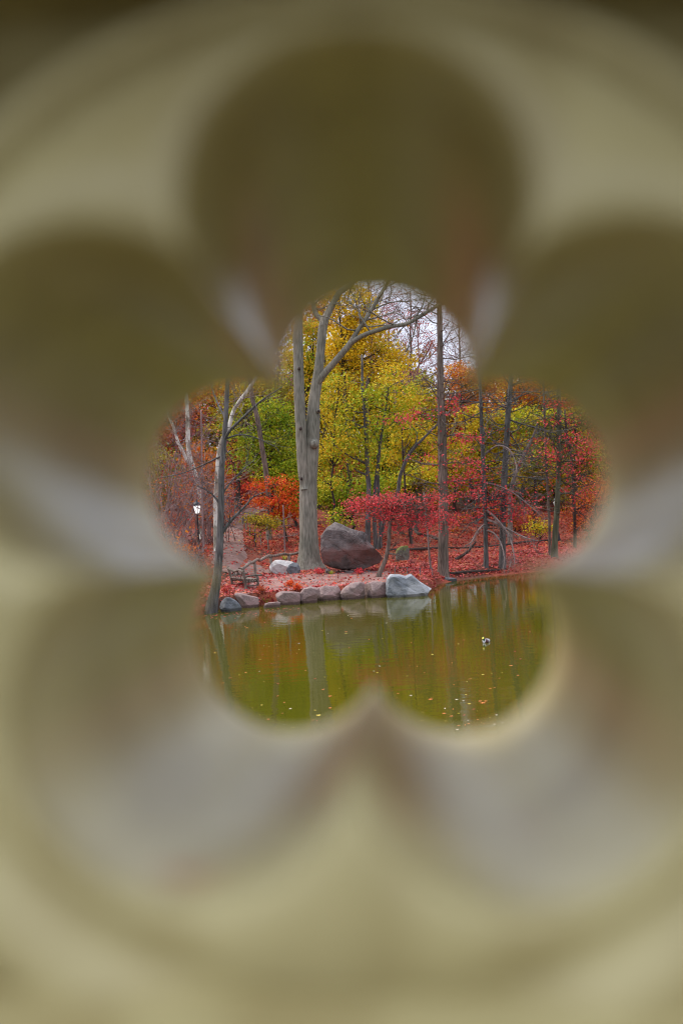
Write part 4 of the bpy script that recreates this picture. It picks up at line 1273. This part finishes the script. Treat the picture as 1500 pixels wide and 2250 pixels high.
p0, p1 = hit(1000, 1230), hit(1000, 1230)
e = P(1045, 1190, p0[1] + .6)
g = Geo()
g.add(*tube(curve([p0, (p0 + e) / 2 + np.array([.1, 0, -.08]), e], 8), np.linspace(.11, .05, 8), 8, .06, rg))
tag(based('broken_branch', g, B_DARK, p0), 'dark broken branch slanting up from the red bank right of the brown trunk', 'branch')

# ------------------------------------------------------------------ rustic log railing
bp = hit(560, 1250)
root = thing('log_railing', 'crooked rustic log handrail running from the bench to the great tree', 'railing', bp)
rl = [(480, 757), (520, 735), (560, 700), (605, 682), (640, 658), (668, 668), (705, 645), (745, 625), (800, 626), (860, 612), (905, 606), (950, 612), (1000, 604), (1060, 592), (1130, 590)]
raw = []
for k, (x, y) in enumerate(cr(rl, *C5)):
    t = k / (len(rl) - 1)
    Yk = 49.3 + 8.5 * t
    raw.append((*P(x, y, Yk), (3.3 - .5 * t) * Yk / F))
s = curve(raw, 50)
g = Geo()
g.add(*tube(s[:, :3], s[:, 3] * (1 + .12 * np.sin(np.arange(50) * 1.3)), 10, .05, rg))
obj('rail', g, B_LOG, root)
for x in (612, 766, 938, 500):
    px = C5[0] + x * C5[2]
    i = int(np.argmin([abs((lambda q: 750 + (q[0] * F / q[1] * CR - (q[2] - H) * F / q[1] * -SR * -1))(q) - px) for q in s[:, :3]]))
    top = s[i, :3]
    z0 = gz(top[0], top[1])
    g = Geo()
    g.add(*tube([[top[0], top[1], z0 - .2], [top[0] + .03, top[1], (z0 + top[2]) / 2], top], [.09, .08, .075], 8, .05, rg))
    obj('post', g, B_LOG, root)

# ------------------------------------------------------------------ rustic bench
bp = hit(540, 1297)
root = thing('rustic_bench', 'rustic log bench seen from behind on the shore terrace', 'bench', bp)
AX = np.array([-.42, .9, 0.]); AX /= np.linalg.norm(AX)          # along the seat
FR = np.array([.9, .42, 0.]); FR /= np.linalg.norm(FR)           # the way the bench faces
BL, BD = 2.0, .62
rgb = np.random.default_rng(21)
def bpt(a, fwd, z):
    return bp + AX * a + FR * fwd + np.array([0, 0, z])
def blog(name, pts, r, parent=None, sides=8):
    c = curve([*pts], 9)
    g = Geo()
    g.add(*tube(c, np.full(9, r) * (1 + .1 * np.sin(np.arange(9) * 2.1 + r * 99)), sides, .06, rgb))
    return obj(name, g, B_BENCH, root, parent)
for a in (0, BL):
    blog('leg', [bpt(a, 0, -.1), bpt(a, 0, .45), bpt(a, -.10 - .05 * (a > 0), .95 + .12 * (a > 0))], .06)
    blog('leg', [bpt(a, BD, -.1), bpt(a, BD, .25), bpt(a, BD, .62)], .06)
    blog('armrest', [bpt(a, -.04, .62), bpt(a, .3, .66), bpt(a, BD + .22, .66)], .05)
    blog('side_rail', [bpt(a, 0, .38), bpt(a, .3, .38), bpt(a, BD, .38)], .045)
    blog('stretcher', [bpt(a, 0, .2), bpt(a, .3, .19), bpt(a, BD, .2)], .03)
for q in range(5):
    blog('seat_log', [bpt(-.08, .06 + q * .135, .445), bpt(BL / 2, .06 + q * .135, .45), bpt(BL + .08, .06 + q * .135, .445)], .06)
blog('back_rail', [bpt(-.1, -.1, .86), bpt(.5, -.1, .93), bpt(1.2, -.12, .86), bpt(BL + .1, -.14, 1.0)], .055)
blog('back_rail', [bpt(0, -.02, .52), bpt(BL / 2, -.02, .52), bpt(BL, -.03, .52)], .04)
for q in range(6):
    a0 = .1 + q * .33
    blog('back_twig', [bpt(a0, -.03, .5), bpt(a0 + .16, -.05, .7), bpt(a0 + (.33 if q % 2 else -.05), -.1, .9)], .03)

# ------------------------------------------------------------------ lamps
def lamp(label, px, py, Y, glass_h_px, seed):
    c = P(px, py, Y)
    z0 = gz(c[0], c[1])
    k = 1.0
    root = thing('street_lamp', label, 'lamp', (c[0], c[1], z0), 'park lamps')
    hp = c[2] - .30 - z0
    b0 = (c[0], c[1], z0)
    g = Geo()
    g.add(*lathe([(.0, -.2), (.2, -.2), (.2, .12), (.15, .2), (.13, .5), (.08, .62), (.06, .7), (.05, hp * .55), (.07, hp * .57), (.045, hp * .6), (.04, hp - .12), (.07, hp - .08), (.05, hp - .02), (.09, hp + .03), (0, hp + .04)], b0, 14))
    obj('post', g, M_BLACK, root)
    g = Geo()
    g.add(*lathe([(.0, -.26), (.10, -.26), (.14, -.15), (.19, .05), (.205, .17), (.18, .21), (0, .21)], c, 16))
    lantern = obj('lantern', g, glow, root)
    g = Geo()
    g.add(*lathe([(.21, .17), (.235, .2), (.22, .25), (.17, .33), (.09, .39), (.05, .42), (.05, .47), (.025, .5), (.03, .55), (0, .6)], c, 16))
    obj('cap', g, M_BLACK, root, lantern)
    for q in range(4):
        a = q * math.pi / 2 + .5
        d = np.array([math.cos(a), math.sin(a), 0])
        g = Geo()
        g.add(*tube([c + d * .105 + np.array([0, 0, -.27]), c + d * .15 + np.array([0, 0, -.15]), c + d * .2 + np.array([0, 0, .05]), c + d * .218 + np.array([0, 0, .19])], [.02] * 4, 4))
        obj('rib', g, M_BLACK, root, lantern)
lamp('lit black park lamp with white glass in the left thicket', 433, 1118, 56.6, 14, 1)
lamp('lit park lamp half hidden by the dark mossy trunk at right', 1221, 1106, 72, 10, 2)

# ------------------------------------------------------------------ low iron path fence
bp = hit(557, 1188)
root = thing('path_fence', 'low dark green iron fence along the right edge of the path', 'fence', bp)
tops = []
for x, y in ((534, 1152), (541, 1166), (550, 1178), (561, 1189), (574, 1200), (590, 1208)):
    p = hit(x, y)
    g = Geo()
    hp = .95
    g.add(*tube([p - np.array([0, 0, .2]), p + np.array([0, 0, hp])], [.035, .03], 6))
    g.add(*lathe([(.045, hp - .02), (.05, hp + .03), (.0, hp + .07)], p, 8))
    obj('post', g, M_GREENIRON, root)
    tops.append(p)
for hz in (.3, .6, .88):
    g = Geo()
    g.add(*tube([p + np.array([0, 0, hz]) for p in tops], [.012] * len(tops), 4))
    obj('wire', g, M_GREENIRON, root)
bp = hit(908, 1264)
root = thing('wire_fence', 'low thin dark post fence in the red leaves behind the grey shore boulder', 'fence', bp)
tops = []
for x, y in ((868, 1262), (895, 1264), (923, 1265), (950, 1266)):
    p = hit(x, y)
    g = Geo()
    g.add(*tube([p - np.array([0, 0, .2]), p + np.array([0, 0, .42])], [.028, .022], 6))
    obj('post', g, M_BLACK, root)
    tops.append(p)
g = Geo()
g.add(*tube([p + np.array([0, 0, .38]) for p in tops], [.01] * 4, 4))
obj('wire', g, M_BLACK, root)

# ------------------------------------------------------------------ duck
def duck(label, px, py, yaw):
    Yd = H * F / uv(px, py)[1]
    c = P(px, py, Yd)
    c[2] = 0.0
    # spine sections: along, height, half width, half height, material
    secs = [(-.27, .075, .005, .004, 0), (-.25, .07, .035, .012, 0), (-.21, .055, .06, .035, 0), (-.17, .04, .085, .06, 1), (-.08, .03, .11, .085, 1), (.02, .03, .115, .09, 1), (.09, .03, .105, .09, 2), (.14, .04, .085, .085, 2),
            (.165, .07, .06, .07, 2), (.172, .115, .042, .05, 3), (.175, .125, .040, .045, 4), (.185, .155, .042, .045, 4), (.205, .175, .042, .042, 4), (.235, .172, .034, .034, 4), (.25, .164, .022, .018, 5), (.275, .158, .022, .009, 5), (.30, .155, .018, .006, 5), (.305, .155, .004, .002, 5)]
    n = 14
    a = np.linspace(0, 2 * np.pi, n, endpoint=False)
    v, f, mi = [], [], []
    for x, z, w, h, m in secs:
        tilt = 0
        for q in a:
            v.append([x + (.03 * math.sin(q) if .16 < x < .19 else 0) * -1 * h * 10, w * math.cos(q), z + h * math.sin(q)])
    for i in range(len(secs) - 1):
        for q in range(n):
            f.append([i * n + q, i * n + (q + 1) % n, (i + 1) * n + (q + 1) % n, (i + 1) * n + q])
            mi.append(secs[i + 1][4] if i + 1 < len(secs) else 5)
    v = np.array(v)
    cz, sz = math.cos(yaw), math.sin(yaw)
    v = np.stack([v[:, 0] * cz - v[:, 1] * sz, v[:, 0] * sz + v[:, 1] * cz, v[:, 2]], -1)
    me = quads_mesh('duck', v, np.array(f))
    for nm, col in (('duck_black', (.02, .02, .022)), ('duck_flank', (.40, .38, .38)), ('duck_breast', (.07, .022, .018)), ('duck_collar', (.8, .8, .8)), ('duck_head', (.008, .07, .035)), ('duck_bill', (.72, .62, .06))):
        me.materials.append(plain(nm, col, .5))
    me.polygons.foreach_set('material_index', np.array(mi, dtype=np.int32))
    o = bpy.data.objects.new('duck', me)
    o.scale = (.85, .85, .85)
    o.location = c
    link(o)
    tag(o, label, 'duck')
duck('drake mallard with green head swimming on the pond', 1067, 1411, math.radians(180 + 60))

# ------------------------------------------------------------------ leaves floating on the pond
star = []
for k in range(10):
    a = math.pi * 2 * k / 10 + math.pi / 2
    r = 1.0 if k % 2 == 0 else .48
    star.append((math.cos(a) * r * .9, math.sin(a) * r, .012 * ((k * 7) % 5) / 5))
sv = np.array(star)
def leaf_mesh(kind, mat):
    me = bpy.data.meshes.new('floating_leaf')
    if kind == 0:
        me.from_pydata([*map(tuple, sv), (0, 0, .004)], [], [(k, (k + 1) % 10, 10) for k in range(10)])
    else:
        vs = [(0, -1, .003), (.28, -.45, .006), (.34, .1, .012), (.2, .6, .01), (0, 1, .02), (-.2, .6, .012), (-.34, .1, .006), (-.28, -.45, .004), (0, 0, .002)]
        me.from_pydata(vs, [], [(k, (k + 1) % 8, 8) for k in range(8)])
    me.materials.append(mat)
    return me
F_OR = plain('floating_orange', (.62, .17, .02), .5)
F_YE = plain('floating_yellow', (.62, .45, .05), .5)
F_RE = plain('floating_red', (.48, .05, .03), .5)
F_PA = plain('floating_pale', (.68, .58, .46), .5)
lm = {(k, n): leaf_mesh(k, m) for k in (0, 1) for n, m in (('orange', F_OR), ('yellow', F_YE), ('red', F_RE), ('pale', F_PA))}
rg = np.random.default_rng(55)
def floating(px, py, size_px, col, kind, label=None):
    Yd = H * F / uv(px, py)[1]
    c = P(px, py, Yd)
    o = bpy.data.objects.new('floating_leaf', lm[(kind, col)])
    o.location = (c[0], c[1], .006)
    s = size_px * Yd / F / 2
    o.scale = (s, s, s)
    o.rotation_euler = (0, 0, rg.uniform(0, 6.28))
    link(o)
    tag(o, label or f'small {col} fallen leaf floating on the open pond', 'leaf', f'{col} leaves floating on the pond')
for px, py, sz, col, lab in [(1060, 1545, 16, 'orange', 'largest orange leaf cluster leaf floating low at right'), (1054, 1541, 12, 'orange', 'orange leaf touching the left of the largest floating cluster'), (1066, 1541, 11, 'orange', 'orange leaf touching the right of the largest floating cluster'),
                             (945, 1537, 14, 'orange', 'orange leaf floating below the middle cusp on its right'), (977, 1557, 10, 'pale', 'whitish leaf floating right of the middle cusp'), (975, 1568, 12, 'orange', 'orange leaf just below the whitish leaf'),
                             (991, 1574, 11, 'orange', 'orange leaf lowest beside the whitish leaf'), (700, 1572, 16, 'yellow', 'long yellow leaf floating at the lower left lobe'), (725, 1556, 11, 'orange', 'orange leaf floating left of the middle cusp'), (725, 1530, 13, 'orange', 'thin orange leaf above the one left of the middle cusp'),
                             (1122, 1463, 12, 'orange', 'orange leaf floating right below the duck'), (692, 1561, 9, 'yellow', 'short yellow leaf above the long yellow leaf'), (1030, 1547, 11, 'yellow', 'yellow leaf left of the largest floating cluster'), (490, 1501, 9, 'orange', 'orange leaf near the left rim of the opening'), (540, 1478, 10, 'orange', 'orange leaf on the dark left water')]:
    floating(px, py, sz, col, 0 if sz > 10 else 1, lab)
for k in range(150):
    px = rg.uniform(430, 1230)
    py = 1345 + 265 * rg.uniform(0, 1) ** .8
    if px > 900:
        py = max(py, 1300 + rg.uniform(0, 300))
    floating(px, py, rg.uniform(4.0, 10), ['yellow', 'orange', 'yellow', 'orange', 'red', 'pale'][rg.integers(0, 6)], 1 if rg.uniform() < .7 else 0)
for k in range(60):                       # drift of red leaves caught along the shore
    px = rg.uniform(445, 660)
    floating(px, 1352 - (px - 445) * .085 + abs(rg.normal(0, 7)), rg.uniform(4, 8), 'red', 0, 'small red leaf drifted against the left shore stones')

# ------------------------------------------------------------------ the bridge railing right in front of the eye
def paint_mat():
    m, n, b = new_mat('cream_gloss_paint')
    t = tex(n, 'ShaderNodeTexNoise', 9.0, detail=6)
    r = ramp_node(n, [(.3, (.425, .365, .168)), (.7, (.525, .46, .23))], t.outputs['Fac'])
    t2 = tex(n, 'ShaderNodeTexNoise', 13.0, detail=3)
    r2 = ramp_node(n, [(.70, (0, 0, 0)), (.78, (1, 1, 1))], t2.outputs['Fac'])
    mx = n.nodes.new('ShaderNodeMix')
    mx.data_type = 'RGBA'
    n.links.new(r2.outputs['Color'], mx.inputs['Factor'])
    n.links.new(r.outputs['Color'], mx.inputs['A'])
    mx.inputs['B'].default_value = (.40, .14, .03, 1)          # rust bleeding through
    t4 = tex(n, 'ShaderNodeTexNoise', 16.0, detail=5, stretch=(1.6, 1, .5))
    r4 = ramp_node(n, [(.36, (.62, .56, .46)), (.56, (1, 1, 1))], t4.outputs['Fac'])      # grime runs
    m4 = n.nodes.new('ShaderNodeMix')
    m4.data_type = 'RGBA'
    m4.blend_type = 'MULTIPLY'
    m4.inputs['Factor'].default_value = .8
    n.links.new(mx.outputs['Result'], m4.inputs['A'])
    n.links.new(r4.outputs['Color'], m4.inputs['B'])
    n.links.new(m4.outputs['Result'], b.inputs['Base Color'])
    m4.inputs['Factor'].default_value = .6
    b.inputs['Roughness'].default_value = .3
    b.inputs['Specular IOR Level'].default_value = .3
    t3 = tex(n, 'ShaderNodeTexNoise', 30.0, detail=4)
    bump(n, b, t3.outputs['Fac'], .12, .004)
    return m
PAINT = paint_mat()
NL = 34
def foil(t, grow=0.0):
    """five-lobed outline at depth fraction t (0 front, 1 back): points in (x, z), starting at the top lobe"""
    R = .0800 * (1 - t) + .0742 * t
    r = .0485 * (1 - t) + .0500 * t + grow
    q36 = math.radians(36)
    dd = r * r - (R * math.sin(q36)) ** 2
    if dd > 0:
        tt = R * math.cos(q36) + math.sqrt(dd)
        pm = math.atan2(tt * math.sin(q36), tt * math.cos(q36) - R) - .03
    else:
        pm = math.radians(124)
    out = []
    for k in range(5):
        ax = math.pi / 2 + k * 2 * math.pi / 5
        for q in range(NL):
            ph = pm * (-1 + 2 * q / (NL - 1))
            out.append((math.cos(ax) * (R + r * math.cos(ph)) - math.sin(ax) * r * math.sin(ph), math.sin(ax) * (R + r * math.cos(ph)) + math.cos(ax) * r * math.sin(ph)))
    return np.array(out)
NP = 5 * NL
base_out = foil(0)
angs = np.unwrap(np.arctan2(base_out[:, 1], base_out[:, 0]))
# even out the angles for the outer circles (arcs run back on themselves near the cusps)
ang_even = np.linspace(angs[0], angs[0] + 2 * math.pi, NP, endpoint=False)
def circ(r, dz=0.0):
    return np.stack([r * np.cos(ang_even), r * np.sin(ang_even) + dz], -1)
PX, PZT, PZB, TH_ = .175, .166, .144, .27
def square():
    d = np.stack([np.cos(ang_even), np.sin(ang_even)], -1)
    k = np.minimum(PX / np.maximum(np.abs(d[:, 0]), 1e-6), np.where(d[:, 1] > 0, PZT, PZB) / np.maximum(np.abs(d[:, 1]), 1e-6))
    return d * k[:, None]
def front_rings(t):
    sec = [(square(), .052), (circ(.158, -.012), .050), (circ(.158, -.012), .010), (circ(.156, -.012), .003), (circ(.151, -.010), 0), (circ(.146, -.008), .001), (circ(.1425, -.006), .005), (circ(.139, -.004), .0085), (circ(.136, -.0025), .0075), (circ(.1335, -.001), .004),
           (foil(t, .003), .003), (foil(t, .0016), .0045), (foil(t, .0006), .008), (foil(t), .014)]
    # keep the lobes inside the groove
    return sec
secs = front_rings(0)
for y in np.linspace(.03, TH_ - .03, 10):
    secs.append((foil(y / TH_), y))
secs += [(o_, TH_ - y) for o_, y in reversed(front_rings(1))]
v, f = [], []
for o_, y in secs:
    v.append(np.stack([o_[:, 0], np.full(NP, y), o_[:, 1]], -1))
v = np.concatenate(v)
i = np.arange(len(secs) - 1)[:, None] * NP
j = np.arange(NP)[None, :]
k = (j + 1) % NP
f = np.stack([i + j, i + k, i + NP + k, i + NP + j], -1).reshape(-1, 4)
panel_me = quads_mesh('ring_panel', v, f)
panel_me.materials.append(PAINT)

front = np.array([25 * .27 / F, .27, 58 * .27 / F])          # in the camera's own right / forward / up frame
back = np.array([73 * .54 / F, .54, -23 * .54 / F])
yax = Vector(back - front).normalized()
xax = yax.cross(Vector((0, 0, 1))).normalized()
zax = xax.cross(yax).normalized()
Mloc = Matrix((xax, yax, zax)).transposed()
frame = Matrix(((CR, 0, SR), (0, 1, 0), (-SR, 0, CR)))        # camera right / forward / up as columns
Rw = (frame @ Mloc).to_4x4()
origin = Vector((0, 0, H)) + frame @ Vector(front)
root = bpy.data.objects.new('bridge_railing', None)
root.empty_display_size = .2
link(root)
DECK = -.42
root.matrix_world = Matrix.Translation(origin) @ Rw @ Matrix.Translation((0, TH_ / 2, DECK))
tag(root, 'cream painted cast iron bridge railing with five lobed openings, blurred close to the lens', 'railing')
for q in range(-3, 4):
    o = bpy.data.objects.new('ring_panel', panel_me)
    link(o, root)
    o.location = (q * 2 * PX, -TH_ / 2, -DECK)
def extrude_x(profile, x0, x1):
    """profile: closed list of (y, z)"""
    p = np.array(profile)
    n = len(p)
    a = np.concatenate([np.column_stack([np.full(n, x0), p]), np.column_stack([np.full(n, x1), p])])
    j = np.arange(n)
    k = (j + 1) % n
    return a, np.stack([j, k, n + k, n + j], -1)
def rail_part(name, profile, smooth=False):
    v, f = extrude_x(profile, -3.5 * 2 * PX, 3.5 * 2 * PX)
    me = quads_mesh(name, v, f, smooth)
    me.materials.append(PAINT)
    o = bpy.data.objects.new(name, me)
    return link(o, root)
zt, zb = PZT - DECK, -PZB - DECK
rail_part('top_rail', [(-.15, zt - .004), (-.21, zt + .006), (-.23, zt + .03), (-.23, zt + .06), (-.2, zt + .085), (0, zt + .11), (.15, zt + .085), (.175, zt + .06), (.175, zt + .03), (.165, zt + .006), (.14, zt - .004)])  # out-of-view overhang toward the camera, extended to shade the upper ring face
rail_part('bottom_rail', [(-.135, -.02), (.135, -.02), (.165, .0), (.165, zb - .05), (.14, zb - .01), (.08, zb + .012), (-.082, zb + .012), (-.135, zb + .006), (-.22, zb - .03), (-.225, zb - .05), (-.225, 0)])
# the deck the camera stands over
v, f = box((0, -1.75, -.16), (2.6, 4.2, .28))
me = quads_mesh('bridge_deck', v, f, False)
me.materials.append(plain('deck_planks', (.05, .04, .03), .8))
o = bpy.data.objects.new('bridge_deck', me)
link(o)
o.matrix_world = root.matrix_world.copy()
o['kind'] = 'structure'
o['label'] = 'bridge deck the railing stands on'
